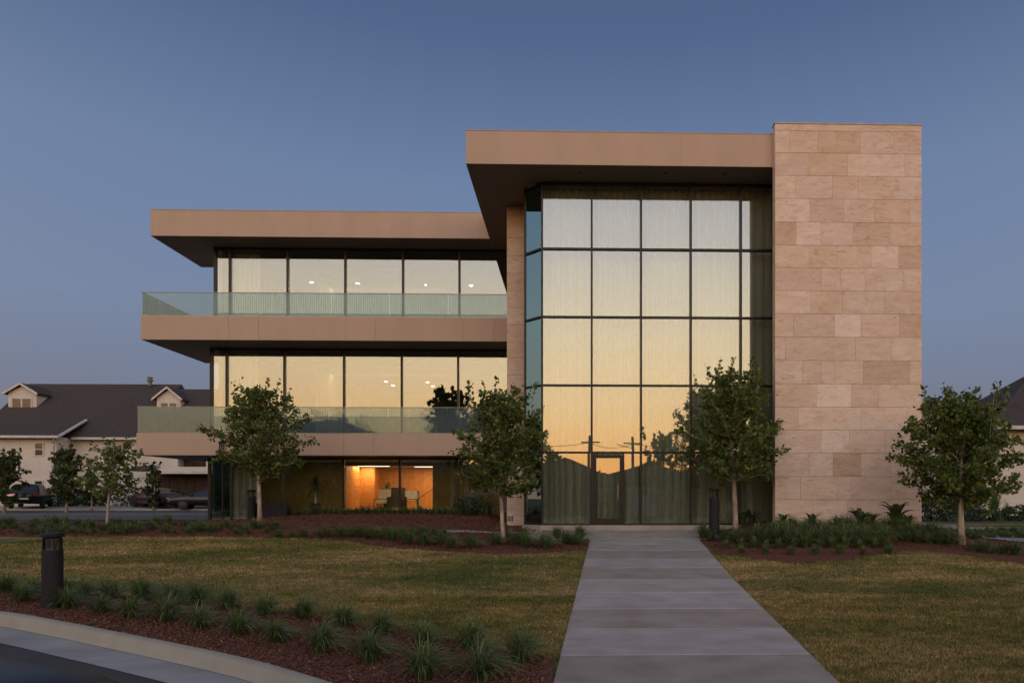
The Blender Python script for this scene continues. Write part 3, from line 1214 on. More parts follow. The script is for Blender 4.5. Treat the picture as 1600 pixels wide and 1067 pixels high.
balcony(YM, 220, 491, 529, .94, [357, 404, 540.5, 587, 723.5, 772], 0, Z(790, 496.8, YM), Z(790, 533.4, YM), [333.5, 424.5, 517, 608.6, 700])
balcony(YL, 213, 673, 709, 1.04, [351, 398, 537, 584, 722, 770], 0, Z(705, 677.5, YL), Z(705, 711.5, YL), [328, 420, 513, 606, 698])
ZM0, ZM1 = Z(790, 533.4, YM), Z(790, 496.8, YM)
ZL0, ZL1 = Z(705, 711.5, YL), Z(705, 677.5, YL)

# --- glazing helper
mull_w = .065
prr = random.Random(77)


def pane(parent, x0, x1, y, z0, z1, mat=None):
    a = prr.uniform(-.0013, .0013) * (x1 - x0)
    c = prr.uniform(-.0009, .0009) * (z1 - z0)
    m = MB().box(x0, x1, y - .006, y + .006, z0, z1)
    m.v = [(vx_, vy_ + (a if vx_ == x1 else 0) + (c if vz_ == z1 else 0), vz_) for vx_, vy_, vz_ in m.v]
    m.build('glass_pane', mat or M['glass'], parent)


def bar(parent, x0, x1, y0, y1, z0, z1, name='mullion'):
    MB().box(x0, x1, y0, y1, z0, z1).build(name, M['frame'], parent)


# lobby curtain wall
lobby = empty_part('curtain_wall')
mpx = [847, 924.5, 1001.5, 1079, 1157]
mxs = [X(p, 500, YG) for p in mpx]
mod = (mxs[4] - mxs[0]) / 4
mxs.append(mxs[4] + mod * .83)
tzs = [0.0, Z(1002, 707, YG), Z(1002, 602.6, YG), Z(1002, 496.3, YG), Z(1002, 390.5, YG), ZS - .005]
hw = mull_w / 2
for i, x in enumerate(mxs[:-1]):
    bar(lobby, x - hw, x + hw, YG - .09, YG + .09, .0, ZS - .006)
for j, z in enumerate(tzs):
    for i in range(len(mxs) - 1):
        a, b = mxs[i] + hw + .001, mxs[i + 1] - hw - .001
        if i == len(mxs) - 2:
            b = mxs[-1]
        if j == 0:
            bar(lobby, a, b, YG - .07, YG + .07, z, z + .06, 'transom')
        elif j == 5:
            bar(lobby, a, b, YG - .07, YG + .07, z - .07, z, 'transom')
        else:
            bar(lobby, a, b, YG - .07, YG + .07, z - .032, z + .032, 'transom')
dx0, dx1 = X(927, 750, YG), X(973, 750, YG)
for j in range(5):
    for i in range(len(mxs) - 1):
        a, b = mxs[i] + hw, mxs[i + 1] - hw
        z0, z1 = tzs[j] + .03, tzs[j + 1] - .03
        if i == 1 and j == 0:
            pane(lobby, dx1 + .05, b, YG, z0, z1)
            continue
        pane(lobby, a, b, YG, z0, z1)
# chamfered corner
ca = .6
cx1, cy1 = mxs[0], YG
cx0_, cy0_ = mxs[0] - ca, YG + ca
bar(lobby, cx0_ - hw - .01, cx0_ + hw, cy0_ - .05, cy0_ + .1, 0, ZS - .006)
for j in range(5):
    z0, z1 = tzs[j] + .03, tzs[j + 1] - .03
    m = MB()
    q = .006
    m.prism([(cx0_ + .03 - q, cy0_ - .03 - q), (cx1 - .03 - q, cy1 + .03 - q), (cx1 - .03 + q, cy1 + .03 + q), (cx0_ + .03 + q, cy0_ - .03 + q)], z0, z1)
    m.build('glass_pane', M['cornerglass'], lobby)
for j, z in enumerate(tzs):
    za, zb = (z, z + .06) if j == 0 else ((z - .07, z) if j == 5 else (z - .032, z + .032))
    q = .05
    MB().prism([(cx0_ + .035 - q, cy0_ - .035 - q), (cx1 - .035 - q, cy1 + .035 - q), (cx1 - .035 + q, cy1 + .035 + q), (cx0_ + .035 + q, cy0_ - .035 + q)], za, zb).build('transom', M['frame'], lobby)
# return of the lobby block back to the pier
part('return_wall', MB().box(cx0_ - .02, cx0_ + .03, cy0_ + .11, YP + .04, 0, ZS - .006), M['frame'])
# sill
part('stone_sill', MB().prism([(cx0_ - .1, cy0_ - .1), (mxs[0] - .05, YG - .22), (mxs[-1], YG - .22), (mxs[-1], YG + .3), (cx0_ - .1, YG + .3 + ca)], -.45, -.003), M['apron'])

# entrance door
dz1 = Z(950, 709, YG) - .05
door = part('entrance_door', MB().box(dx0, dx0 + .10, YG - .08, YG + .05, .062, dz1).box(dx1 - .10, dx1, YG - .08, YG + .05, .062, dz1)
            .box(dx0 + .10, dx1 - .10, YG - .08, YG + .05, dz1 - .09, dz1).box(dx0 + .10, dx1 - .10, YG - .08, YG + .05, .062, .22), M['frame'])
pane(door, dx0 + .1, dx1 - .1, YG - .02, .22, dz1 - .09)
MB().tube([(dx1 - .16, YG - .16, .85), (dx1 - .16, YG - .16, 1.35)], .014).tube([(dx1 - .16, YG - .16, .9), (dx1 - .10, YG - .08, .9)], .01).tube([(dx1 - .16, YG - .16, 1.3), (dx1 - .10, YG - .08, 1.3)], .01).build('handle', M['chrome'], door)
bar(lobby, dx1 + .004, dx1 + .05, YG - .07, YG + .07, .062, tzs[1] - .034)

# lobby interior
lx0, lx1 = cx0_ + .1, tx0 + .85
part('lobby_floor', MB().box(lx0, lx1 + 6, YG + .32, 33, -.3, -.01), M['int_grey'])
part('lobby_wall', MB().box(lx0, tx0 + .88, 30, 30.2, 0, ZS - .01), M['int_grey'])
part('lobby_ceiling', MB().box(lx0, tx0 + .88, YG + .1, 30, ZS - .03, ZS - .008), M['int_white'])
part('lobby_side_wall', MB().box(mxs[-1] + .0, mxs[-1] + .12, YG + .1, 30, 0, ZS - .01), M['int_grey'])
part('lobby_left_wall', MB().box(cx0_ + .04, cx0_ + .14, cy0_ + .14, 30, 0, ZS - .04), M['int_grey'])


def curtain(name, label, x0, x1, y, z0, z1, seed, group=None, wave=.20, amp=.095, gaps=0):
    rc = random.Random(seed)
    pts = []
    x = x0
    ph = 0
    while x < x1:
        w = wave * rc.uniform(.75, 1.5)
        a = amp * rc.uniform(.7, 1.25)
        for k in range(12):
            t = k / 12
            pts.append((x + w * t, y + a * (2 * abs(math.sin(math.pi * t)) ** 1.3 - 1) + .01 * math.sin(x * 3)))
        x += w
    m = MB()
    zz_ = [z0 + (z1 - z0) * k / 6 for k in range(7)]
    for (a, b) in pts:
        for k, z in enumerate(zz_):
            q = 1 - .35 * (z / max(.1, z1)) * 1
            m.v.append((a, y + (b - y) * (1.15 - .4 * (z - z0) / (z1 - z0)), z))
    n = 7
    for i in range(len(pts) - 1):
        for k in range(n - 1):
            p = i * n + k
            m.f.append((p, p + n, p + n + 1, p + 1))
    o = m.build(name, M['curtain'], smooth=True)
    return tag(o, label, 'curtain', group)


for i in range(5):
    nm = ['first', 'second', 'third', 'fourth', 'fifth'][i]
    curtain('curtain', f'tall pale sheer curtain behind the lobby glass, {nm} bay from the pier' if i else 'tall pale sheer curtain behind the lobby glass beside the chamfered corner',
            mxs[i] + .05, mxs[i + 1] - .03, YG + .38, .02, ZS - .05, 30 + i, 'curtains behind the lobby glass')


cq = curtain('curtain', 'short sheer curtain across the chamfered corner of the lobby glass', .10, .78, 0, .02, ZS - .05, 44, 'curtains behind the lobby glass', .30, .05)
cq.location = (cx0_ + .26, cy0_ + .24, 0)
cq.rotation_euler = (0, 0, -math.pi / 4)


# --- wing glazing
def wingwall(pxs, z0, z1, gy, xl):
    e = empty_part('window_wall')
    xs = [xl] + [X(p, gy, YGW) for p in pxs] + [px0 + .3]
    for i, x in enumerate(xs[:-1]):
        w = .05 if i == 0 else .04
        bar(e, x - w, x + w, YGW - .08, YGW + .08, z0 + .001, z1 - .002)
    for i in range(len(xs) - 1):
        a, b = xs[i] + .051, xs[i + 1] - .041
        bar(e, a, b, YGW - .07, YGW + .07, z1 - .065, z1 - .003, 'transom')
        bar(e, a, b, YGW - .07, YGW + .07, z0 + .002, z0 + .06, 'transom')
        pane(e, a - .01, b + .01, YGW, z0 + .05, z1 - .06)
    return xs


xt = wingwall([360, 450, 540, 630, 718], ZM1, ZS, 420, glx_top)
xm_ = wingwall([355, 445, 538, 628, 716], ZL1, ZM0, 600, X(331, 600, YGW))
xg = wingwall([362, 443, 537, 625, 715], -.10, ZL0, 760, X(328, 760, YGW))

# interior of the wing
XR = px0 + .28
for z0, z1, nm in ((ZM1, ZS, 'upper'), (ZL1, ZM0, 'middle')):
    part('room_ceiling', MB().box(glx_top + .3, XR, YGW + 2.6, 41, z1 - .16, z1 - .02), M['int_grey'])
    part('ceiling_panel', MB().box(glx_top + .3, XR, YGW + .12, YGW + 2.598, z1 - .06, z1 - .01), M['int_white'])
    part('room_wall', MB().box(glx_top + .3, XR, 41, 41.2, z0, z1), M['int_grey'])
    part('end_light_block', MB().box(glx_top + .06, glx_top + .2, YGW + .12, 41, z0 + .02, z1 - .03), M['int_white'])  # opaque wall added in place of side glass, blocks daylight from the left
    part('room_floor', MB().box(glx_top + .3, XR, YGW + .12, 41, z0 - .02, z0 + .012), M['int_dark'])
    part('room_side_wall', MB().box(glx_top + 3.0, glx_top + 3.12, YGW + 3.2, 41, z0, z1 - .18), M['int_white'])
dl = [(487, 441, ZS - .16), (559, 442.5, ZS - .16), (665, 445, ZS - .16), (736, 446, ZS - .16), (512, 468, ZS - .16), (603, 596, ZM0 - .16), (614, 602, ZM0 - .16), (668, 597, ZM0 - .16), (676, 603, ZM0 - .16)]
for a, b, z in dl:
    p = UZ(a, b, z)
    yy = min(p.y, 40.5)
    s = yy / p.y
    r_ = .085 if z > 9 else .08
    if a in (665,):
        r_ = .04
    MB().lathe([(r_, -.02), (r_, -.003)], (p.x * s, yy, z), 16).build('downlight', M['down'], B)

curtain('curtain', 'narrow sheer curtain in the upper balcony window by the left corner', X(366, 420, YGW + .3), X(405, 420, YGW + .3), YGW + .4, ZM1 + .02, ZS - .1, 50)
curtain('curtain', 'narrow sheer curtain in the middle balcony window by the left corner', X(362, 600, YGW + .3), X(398, 600, YGW + .3), YGW + .4, ZL1 + .02, ZM0 - .1, 51)
curtain('curtain', 'pale green sheer curtain on the ground floor behind the round bollard', X(361, 760, YGW + .3), X(396, 760, YGW + .3), YGW + .4, .0, ZL0 - .1, 52)

# ground floor: ochre partition with the opening to the lit room
FZ = .30
YI = 32.0
ox0, ox1 = X(539, 760, YI), X(676, 760, YI)
oz0, oz1 = Z(600, 796, YI), Z(600, 727.5, YI)
gx0 = xg[2] - 2.2
part('partition', MB().box(gx0, ox0, YI, YI + .15, -.1, ZL0 - .02).box(ox1, XR, YI, YI + .15, -.1, ZL0 - .02).box(ox0, ox1, YI, YI + .15, -.1, oz0 - .003).box(ox0, ox1, YI, YI + .15, oz1, ZL0 - .02), M['int_wall'])
part('ground_ceiling', MB().box(xg[0] + .1, XR, YGW + .1, YI, ZL0 - .05, ZL0 - .01), M['int_wall'])
part('ground_floor', MB().box(xg[0] + .1, XR, YGW + .1, YI, -.3, -.08), M['int_wall'])
part('end_dark_backing', MB().box(xg[0] + .05, xg[0] + .15, YGW + .10, YI + 1, -.1, ZL0 - .06), M['teal'])  # opaque wall added behind the corner pane so the glass looks dark
part('dark_end_wall', MB().box(xg[0] + .3, gx0 - .01, YI - .3, YI - .15, -.1, ZL0 - .06), M['int_dark'])
# the lit room
ry1 = 37.5
rz1 = oz1 + .16
lxr = ox0 - .5
rxr = ox1 + 1.6
part('room_floor', MB().box(lxr, rxr, YI + .151, ry1, oz0 - .15, oz0 - .02), M['int_grey'])
part('room_ceiling', MB().box(lxr, rxr, YI + .151, ry1, rz1, rz1 + .1), M['int_white'])
bx = X(585, 760, ry1 - 1.5)
part('wood_wall', MB().box(lxr - .1, lxr, YI + .151, ry1 + .1, oz0 - .02, rz1).box(lxr, bx, ry1 - 1.5, ry1, oz0 - .02, rz1).box(bx, rxr, ry1, ry1 + .1, oz0 - .02, rz1).box(rxr, rxr + .1, YI + .151, ry1 + .1, oz0 - .02, rz1), M['wood'])


def lamp(name, loc, size, power, col, rot=(0, 0, 0), sy=None):
    ld = bpy.data.lights.new(name, 'AREA')
    ld.energy = power
    ld.color = col
    ld.size = size
    if sy:
        ld.shape = 'RECTANGLE'
        ld.size_y = sy
    o = bpy.data.objects.new(name, ld)
    COL.objects.link(o)
    o.location = loc
    o.rotation_euler = rot
    o.parent = B
    return o


for (a, b), (c, d_) in (((557, 728.5), (597, 731.5)), ((648, 729.5), (676, 732))):
    p, q = UZ(a, b, rz1 - .03), UZ(c, d_, rz1 - .03)
    p.y = min(p.y, 36.5)
    q.y = p.y - .8
    MB().box(p.x, p.x + 1.7, p.y - .04, p.y + .04, rz1 - .04, rz1 - .002).build('linear_light', M['linear'], B)
    lamp('ceiling_lamp', (p.x + .8, p.y, rz1 - .06), 1.6, 80, (1, .60, .27), sy=.1)
lamp('room_light', (bx - .7, ry1 - 2.4, rz1 - .06), .6, 26, (1, .62, .25))
lamp('room_light', ((ox0 + ox1) / 2 + .3, YI + .5, rz1 - .06), 1.2, 50, (1, .66, .36), rot=(R(35), 0, 0), sy=.2)  # added to light the furniture from the front, no fixture here
lamp('room_light', (ox1 + .4, ry1 - .8, rz1 - .06), .2, 14, (1, .62, .25))
# dim ochre front room and quiet offices above
lamp('ceiling_lamp', ((gx0 + XR) / 2, YI - 1.2, ZL0 - .07), 8, 10, (1, .72, .36), sy=.3)

for fx in (.25, .75):
    lamp('ceiling_lamp', (lx0 + (tx0 - lx0) * fx, 28.6, ZS - .06), 2.6, 55, (1, .85, .60))
lamp('ceiling_lamp', ((gx0 + XR) / 2 - 1, YGW + 5, ZS - .2), 6, 26, (1, .74, .46), sy=.4)
lamp('ceiling_lamp', ((gx0 + XR) / 2 - 1, YGW + 5, ZM0 - .2), 6, 26, (1, .74, .46), sy=.4)

# furniture in the lit room
def FR(px, py, Y):
    return U(px, py, Y)


fz = oz0 - .02
p = FR(599, 790, 34.2)
ch = thing('lounge_chair', 'white lounge chair in the lit room left of the dark armchair', 'chair', (p.x, 34.2, fz))
MB().box(p.x - .3, p.x + .3, 33.95, 34.5, fz + .3, fz + .46).build('seat', M['white'], ch)
MB().prismx([(34.35, fz + .4), (34.5, fz + .4), (34.62, fz + .98), (34.5, fz + 1.0)], p.x - .3, p.x + .28).build('backrest', M['white'], ch)
for sx in (-.26, .24):
    for sy in (34.0, 34.42):
        MB().box(p.x + sx, p.x + sx + .04, sy, sy + .04, fz, fz + .3).build('leg', M['black'], ch)
p2 = FR(603, 772, 34.9)
pt = thing('potted_plant', 'small dark leafy plant behind the white lounge chair in the lit room', 'potted plant', (p2.x, 34.9, fz))
MB().lathe([(.11, 0), (.15, .42)], (p2.x, 34.9, fz), 14).build('pot', M['black'], pt)
MB().tube([(p2.x, 34.9, fz + .4), (p2.x, 34.9, fz + .9)], .015, 6).build('stem', M['bark'], pt)
rq = np.random.default_rng(4)
cq_ = rq.normal(0, 1, (160, 3)) * np.array([.11, .11, .17]) + np.array([p2.x + .03, 34.9, fz + 1.02])
MINI = (pt, cq_, rq)
p = FR(620, 790, 34.0)
ac = thing('armchair', 'dark high backed armchair in the lit room beside the window post', 'armchair', (p.x, 34, fz))
MB().box(p.x - .35, p.x + .35, 33.7, 34.3, fz + .1, fz + .45).build('seat', M['int_dark'], ac)
MB().prismx([(34.15, fz + .45), (34.35, fz + .45), (34.45, fz + 1.05), (34.28, fz + 1.08)], p.x - .33, p.x + .33).build('backrest', M['black'], ac)
for sx in (-.42, .32):
    MB().box(p.x + sx, p.x + sx + .1, 33.7, 34.3, fz, fz + .62).build('armrest', M['int_dark'], ac)
p = FR(641, 790, 34.6)
cb = thing('sideboard', 'cream cloth covered table in the lit room right of the window post', 'table', (p.x, 34.6, fz))
MB().box(p.x - .5, p.x + .42, 34.3, 34.8, fz + .45, fz + .92).build('cloth_top', M['white'], cb)
for sx in (-.46, .34):
    MB().box(p.x + sx, p.x + sx + .06, 34.35, 34.41, fz, fz + .449).build('leg', M['white'], cb)
    MB().box(p.x + sx, p.x + sx + .06, 34.7, 34.76, fz, fz + .449).build('leg', M['white'], cb)
rl = thing('floor_railing', 'thin dark handrail along the floor edge inside the lit room', 'railing', (bx, 33, fz))
ra, rb = FR(584, 780, 33), FR(652, 780, 33)
MB().tube([(ra.x, 33, fz + .5), (rb.x, 33, fz + .5)], .018, 6).build('top_rail', M['black'], rl)
MB().tube([(ra.x, 33, fz + .08), (rb.x, 33, fz + .08)], .018, 6).build('bottom_rail', M['black'], rl)
for k in range(4):
    xx = ra.x + (rb.x - ra.x) * k / 3
    MB().tube([(xx, 33, fz), (xx, 33, fz + .5)], .018, 6).build('post', M['black'], rl)
MB().tube([(rb.x, 33, fz + .5), (X(677, 770, 33), 33, fz + 1.0)], .016, 6).build('sloping_rail', M['black'], rl)


# ------------------------------------------------------------------ plants
def strap_clump(seed, n=230, h=.40, spread=.50, w=.0075, droop=1.0):
    r_ = np.random.default_rng(seed)
    vs, fs, ts = [], [], []
    for i in range(n):
        a = r_.uniform(0, 2 * np.pi)
        out = spread * r_.uniform(.35, 1.15)
        hh = h * r_.uniform(.65, 1.15) * (1.25 - .5 * out / spread)
        b0 = r_.uniform(0, .07)
        a0 = r_.uniform(0, 2 * np.pi)
        bx_, by_ = b0 * np.cos(a0), b0 * np.sin(a0)
        ww = w * r_.uniform(.7, 1.3)
        tw = r_.normal(0, .5)
        seg = 4
        tint = np.clip(r_.normal(.45, .22), 0, 1)
        b = len(vs)
        for s in range(seg + 1):
            t = s / seg
            rad = out * (t ** 1.35)
            z = hh * (t * (1.3 + .9 * droop) - droop * 1.55 * t * t * (.6 + .5 * out / spread))
            cx, cy_ = bx_ + rad * np.cos(a), by_ + rad * np.sin(a)
            wd = ww * (1 - t) ** .6 if s < seg else 0.0006
            pa = a + np.pi / 2 + tw * .3
            vs.append((cx - wd * np.cos(pa), cy_ - wd * np.sin(pa), z))
            vs.append((cx + wd * np.cos(pa), cy_ + wd * np.sin(pa), z + wd * .4))
            ts += [np.clip(tint * (.55 + .6 * t), 0, 1)] * 2
            if s < seg:
                fs.append((b + 2 * s, b + 2 * s + 1, b + 2 * s + 3, b + 2 * s + 2))
    return np_mesh('grass_clump', vs, fs, M['clump'], ts, k=4)


clumps = [strap_clump(s) for s in range(5)]
coarse = [strap_clump(40 + s, n=120, h=.34, spread=.40, w=.011) for s in range(4)]
shrublets = [strap_clump(60 + s, n=120, h=.30, spread=.26, w=.011, droop=.6) for s in range(4)]
rp_ = random.Random(3)
ORD = ['first', 'second', 'third', 'fourth', 'fifth', 'sixth', 'seventh', 'eighth', 'ninth', 'tenth', 'eleventh', 'twelfth', 'thirteenth', 'fourteenth', 'fifteenth', 'sixteenth', 'seventeenth', 'eighteenth', 'nineteenth', 'twentieth']


def place(name, me, p, s, label, cat, group, rot=None):
    o = bpy.data.objects.new(name, me)
    COL.objects.link(o)
    o.location = p
    o.rotation_euler = (0, 0, rp_.uniform(0, 6.28) if rot is None else rot)
    o.scale = (s, s, s * rp_.uniform(.92, 1.1))
    return tag(o, label, cat, group)


front = [(35, 942), (105, 952), (157, 960), (204, 968), (260, 973), (311, 984), (372, 994), (432, 1006), (501, 1022), (577, 1035), (660, 1062), (752, 1064)]
back = [(8, 926), (52, 930), (98, 930), (130, 935), (172, 938), (222, 940), (268, 945), (307, 946), (355, 953), (413, 963), (473, 968), (536, 981), (596, 993), (662, 1006), (733, 1016), (813, 1036)]
for i, q in enumerate(front):
    p = G(*q)
    lab = f'strap leaved clump, {ORD[i]} from the bollard end in the row beside the kerb' if i < len(front) - 1 else 'strap leaved grass clump nearest the walk in the row beside the kerb'
    place('grass_clump', clumps[i % 5], p, rp_.uniform(.9, 1.12) * (1.1 if i in (8, 10) else 1), lab, 'grass clump', 'grass clumps in the near bed')
for i, q in enumerate(back):
    p = G(*q)
    lab = f'strap leaved clump, {ORD[i]} from the left in the row edging the lawn' if i < len(back) - 1 else 'last strap leaved grass clump before the walk in the row edging the lawn'
    place('grass_clump', clumps[(i + 2) % 5], p, rp_.uniform(.82, 1.05), lab, 'grass clump', 'grass clumps in the near bed')
for q in ((-40, 935),):
    place('grass_clump', clumps[1], G(*q), .95, 'strap leaved clump outside the left edge of the photo in the near bed', 'grass clump', 'grass clumps in the near bed')
# tiny weeds in the mulch
for i, q in enumerate(((183, 983), (146, 978))):
    place('weed', shrublets[i], G(*q), .22, ['tiny green weed sprouting in the mulch near the kerb, the right one', 'tiny green weed sprouting in the mulch near the kerb, the left one'][i], 'weed', 'weeds in the mulch')


TENS = ['', '', 'twenty', 'thirty', 'forty', 'fifty']


def ordinal(i):
    if i < 20:
        return ORD[i]
    t_, u_ = divmod(i + 1, 10)
    return {2: 'twentieth', 3: 'thirtieth', 4: 'fortieth', 5: 'fiftieth'}[t_] if u_ == 0 else TENS[t_] + '-' + ORD[u_ - 1]


USED = {}


def row(pts, meshes, s0, s1, label, group, name='grass_clump', cat='grass clump', jit=3):
    base_i = USED.get(label, 0)
    USED[label] = base_i + len(pts)
    lab0 = label
    for i, (a, b) in enumerate(sorted(pts)):
        label = lab0 + ', ' + ordinal(base_i + i) + ' from left'
        q = G(a + rp_.uniform(-jit, jit), b + rp_.uniform(-jit * .25, jit * .25))
        place(name, meshes[rp_.randrange(len(meshes))], q, rp_.uniform(s0, s1), label, cat, group)


# bed left of the walk, in front of the glass corner and pier
row([(612, 846), (640, 850), (662, 853), (688, 851), (706, 857), (740, 857), (775, 852), (812, 851), (822, 856), (852, 853), (850, 858), (884, 850), (898, 852), (906, 845), (870, 843), (815, 843), (790, 846)], clumps, .95, 1.15,
    'strap leaved clump in the bed before the stone pier', 'grass clumps left of the walk')
row([(x, 842 - (x < 560) * 2) for x in range(436, 620, 19)] + [(x, 838) for x in range(560, 700, 17)], clumps + shrublets, .75, 1.0,
    'low strap leaved clump edging the red mulch mound', 'clumps along the mulch mound')
rowr = random.Random(6)
thin = lambda a, b, st, y, keep: [(x, y + rowr.uniform(-2, 2)) for x in range(a, b, st) if rowr.random() < keep]
row(thin(2, 430, 16, 834, .75), shrublets + coarse, .55, 1.1, 'low green clump at the lawn edge of the far left bed', 'plants in the far left bed', 'low_plant', 'low plant')
row(thin(8, 440, 15, 828, .8), shrublets + coarse, .6, 1.2, 'low green clump in the middle of the far left bed', 'plants in the far left bed', 'low_plant', 'low plant')
row(thin(4, 330, 17, 822, .8), shrublets + coarse, .7, 1.4, 'low green clump at the street side of the far left bed', 'plants in the far left bed', 'low_plant', 'low plant')
for i in range(34):
    a = 436 + i * 10
    pw = U(a, 800, 28.3 - .5 * rp_.random())
    pw.z = g(pw.x, pw.y)
    place('low_plant', (coarse + shrublets)[rp_.randrange(8)], pw, rp_.uniform(.8, 1.2), 'low dark plant at the foot of the ground floor glass, ' + ordinal(i) + ' from left', 'low plant', 'plants at the foot of the wing glass')
# bed right of the walk
for i in range(16):
    q = U(1206 + i * 15, 838, 20.3 - .5 * (i % 2))
    q.z = g(q.x, q.y)
    place('leafy_clump', clumps[i % 5] if i % 3 else coarse[i % 4], q, 1.05 + .25 * rp_.random(), 'tall leafy clump at the foot of the stone tower, ' + ordinal(i) + ' from the glass', 'plant', 'leafy clumps at the tower foot')
row([(1098, 842), (1112, 846), (1128, 843), (1152, 842), (1160, 847), (1146, 850)], clumps, 1.0, 1.2, 'strap leaved grass clump at the foot of the entrance bollard', 'grass clumps at the entrance bollard')
row([(x, 857) for x in range(1134, 1390, 21)], shrublets, .8, 1.05, 'upright clump in the front row right of the walk', 'clumps right of the walk')
row([(1156 + k * 39, 866 + (k % 2)) for k in range(7)], shrublets, .75, .95, 'small upright clump at the lawn edge right of the walk', 'clumps right of the walk')
row([(x, 850) for x in range(1180, 1400, 17)], clumps, 1.0, 1.25, 'strap leaved clump in the second row right of the walk', 'clumps right of the walk')
row([(x, 843) for x in range(1185, 1470, 17)], clumps, 1.05, 1.3, 'strap leaved clump in the third row right of the walk', 'clumps right of the walk')
row([(x, 849 + (x - 1440) * .06) for x in range(1420, 1500, 16)], clumps + shrublets, .8, 1.1, 'low clump behind the trunk of the rightmost tree', 'clumps under the right tree')
row([(x, 857 + (x - 1440) * .07) for x in range(1520, 1604, 17)], clumps + shrublets, .8, 1.0, 'low clump in front of the pale path beside the rightmost trunk', 'clumps under the right tree')
row([(x, 838) for x in range(1450, 1604, 9)] + [(x, 833) for x in range(1452, 1604, 9)] + [(x, 842) for x in range(1500, 1604, 11)], coarse + shrublets, .55, .85, 'low dark clump beyond the pale side path', 'clumps beyond the side path')


def broad_plant(seed, n=13, h=.75, ln=.55, w=.07):
    """agapanthus or bromeliad like plant: broad arching leaves"""
    r_ = np.random.default_rng(seed)
    vs, fs, ts = [], [], []
    for i in range(n):
        a = 2 * np.pi * i / n + r_.normal(0, .25)
        up = r_.uniform(.5, 1.0)
        L_ = ln * r_.uniform(.8, 1.2)
        hh = h * up
        seg = 6
        b = len(vs)
        tint = np.clip(r_.normal(.45, .2), 0, 1)
        for s in range(seg + 1):
            t = s / seg
            rad = L_ * (1.1 - .5 * up) * t ** 1.5
            z = hh * (1.9 * t - 1.05 * t * t)
            wd = w * math.sin(math.pi * min(.98, .12 + .86 * t)) ** .8
            c, s_ = math.cos(a), math.sin(a)
            for k, (o_, dz) in enumerate(((-wd, .02), (0, -.012), (wd, .02))):
                vs.append((rad * c - o_ * s_, rad * s_ + o_ * c, z + dz * (wd / w)))
                ts.append(np.clip(tint + .2 * t, 0, 1))
            if s < seg:
                q = b + 3 * s
                fs += [(q, q + 1, q + 4, q + 3), (q + 1, q + 2, q + 5, q + 4)]
    return np_mesh('broad_leaved_plant', vs, fs, M['darkplant'], ts, k=4)


broad = [broad_plant(s) for s in range(4)]
for i, (a, b) in enumerate(((1226, 831), (1268, 832), (1312, 832), (1340, 834), (1365, 835), (1393, 833), (1418, 836), (1245, 834))):
    q = U(a + rp_.uniform(-7, 7), b, 20.9 - .35 * (i % 3))
    q.z = g(q.x, q.y)
    place('broad_leaved_plant', broad[i % 4], q, [.75, .85, .7, 1.1, .9, 1.3, .75, .6][i], f'dark broad leaved arching plant before the stone tower, {ORD[[0, 2, 3, 4, 5, 6, 7, 1][i]]} from the glass', 'plant', 'broad leaved plants before the tower')
for i, q in enumerate(((1160, 822), (1174, 825))):
    p = U(q[0], q[1], 22.0)
    p.z = g(p.x, p.y)
    place('broad_leaved_plant', broad[i + 1], p, .85, ['dark spiky plant just right of the entrance tree trunk', 'dark spiky plant between the entrance tree and the tower'][i], 'plant', 'plants behind the entrance tree')


def bush(name, label, cat, p, w, h, seed, mat='darkplant', n=900, leaf=.05, group=None, d_=None):
    r_ = np.random.default_rng(seed)
    u = r_.normal(size=(n, 3))
    u /= np.linalg.norm(u, axis=1)[:, None]
    rad = r_.uniform(.25, 1, n) ** .45
    lob = 1 + .22 * np.sin(u[:, 0] * 5 + seed) * np.cos(u[:, 1] * 4 + u[:, 2] * 3)
    c = u * (rad * lob)[:, None] * np.array([w / 2, (d_ or w) / 2, h * .52]) + np.array([0, 0, h * .5])
    c[:, 2] = np.maximum(c[:, 2], .01)
    vs, ts = leaves(c, r_, leaf)
    me = np_mesh(name, vs, np.arange(len(vs)).reshape(-1, 4), M[mat], ts, k=4)
    o = link(name, me)
    o.location = p
    return tag(o, label, cat, group)


def leaves(c, r_, size, up=.5):
    """a folded leaf quad at every centre"""
    n = len(c)
    nrm = r_.normal(size=(n, 3)) + np.array([0, 0, up])
    nrm /= np.linalg.norm(nrm, axis=1)[:, None]
    t = r_.normal(size=(n, 3)) + np.array([0, 0, -.35])
    t -= nrm * (t * nrm).sum(1)[:, None]
    t /= np.linalg.norm(t, axis=1)[:, None] + 1e-9
    b = np.cross(nrm, t)
    s = (size * r_.uniform(.65, 1.25, n))[:, None]
    p0 = c - t * s * .9
    p1 = c + b * s * .62 + nrm * s * .15
    p2 = c + t * s * 1.0
    p3 = c - b * s * .62 + nrm * s * .15
    v = np.stack([p0, p1, p2, p3], 1).reshape(-1, 3)
    tint = np.repeat(np.clip(r_.normal(.42, .24, n), 0, 1), 4)
    return v, tint


vq_, tq_ = leaves(MINI[1], MINI[2], .06)
link('foliage', np_mesh('foliage', vq_, np.arange(len(vq_)).reshape(-1, 4), M['darkplant'], tq_, k=4), MINI[0])


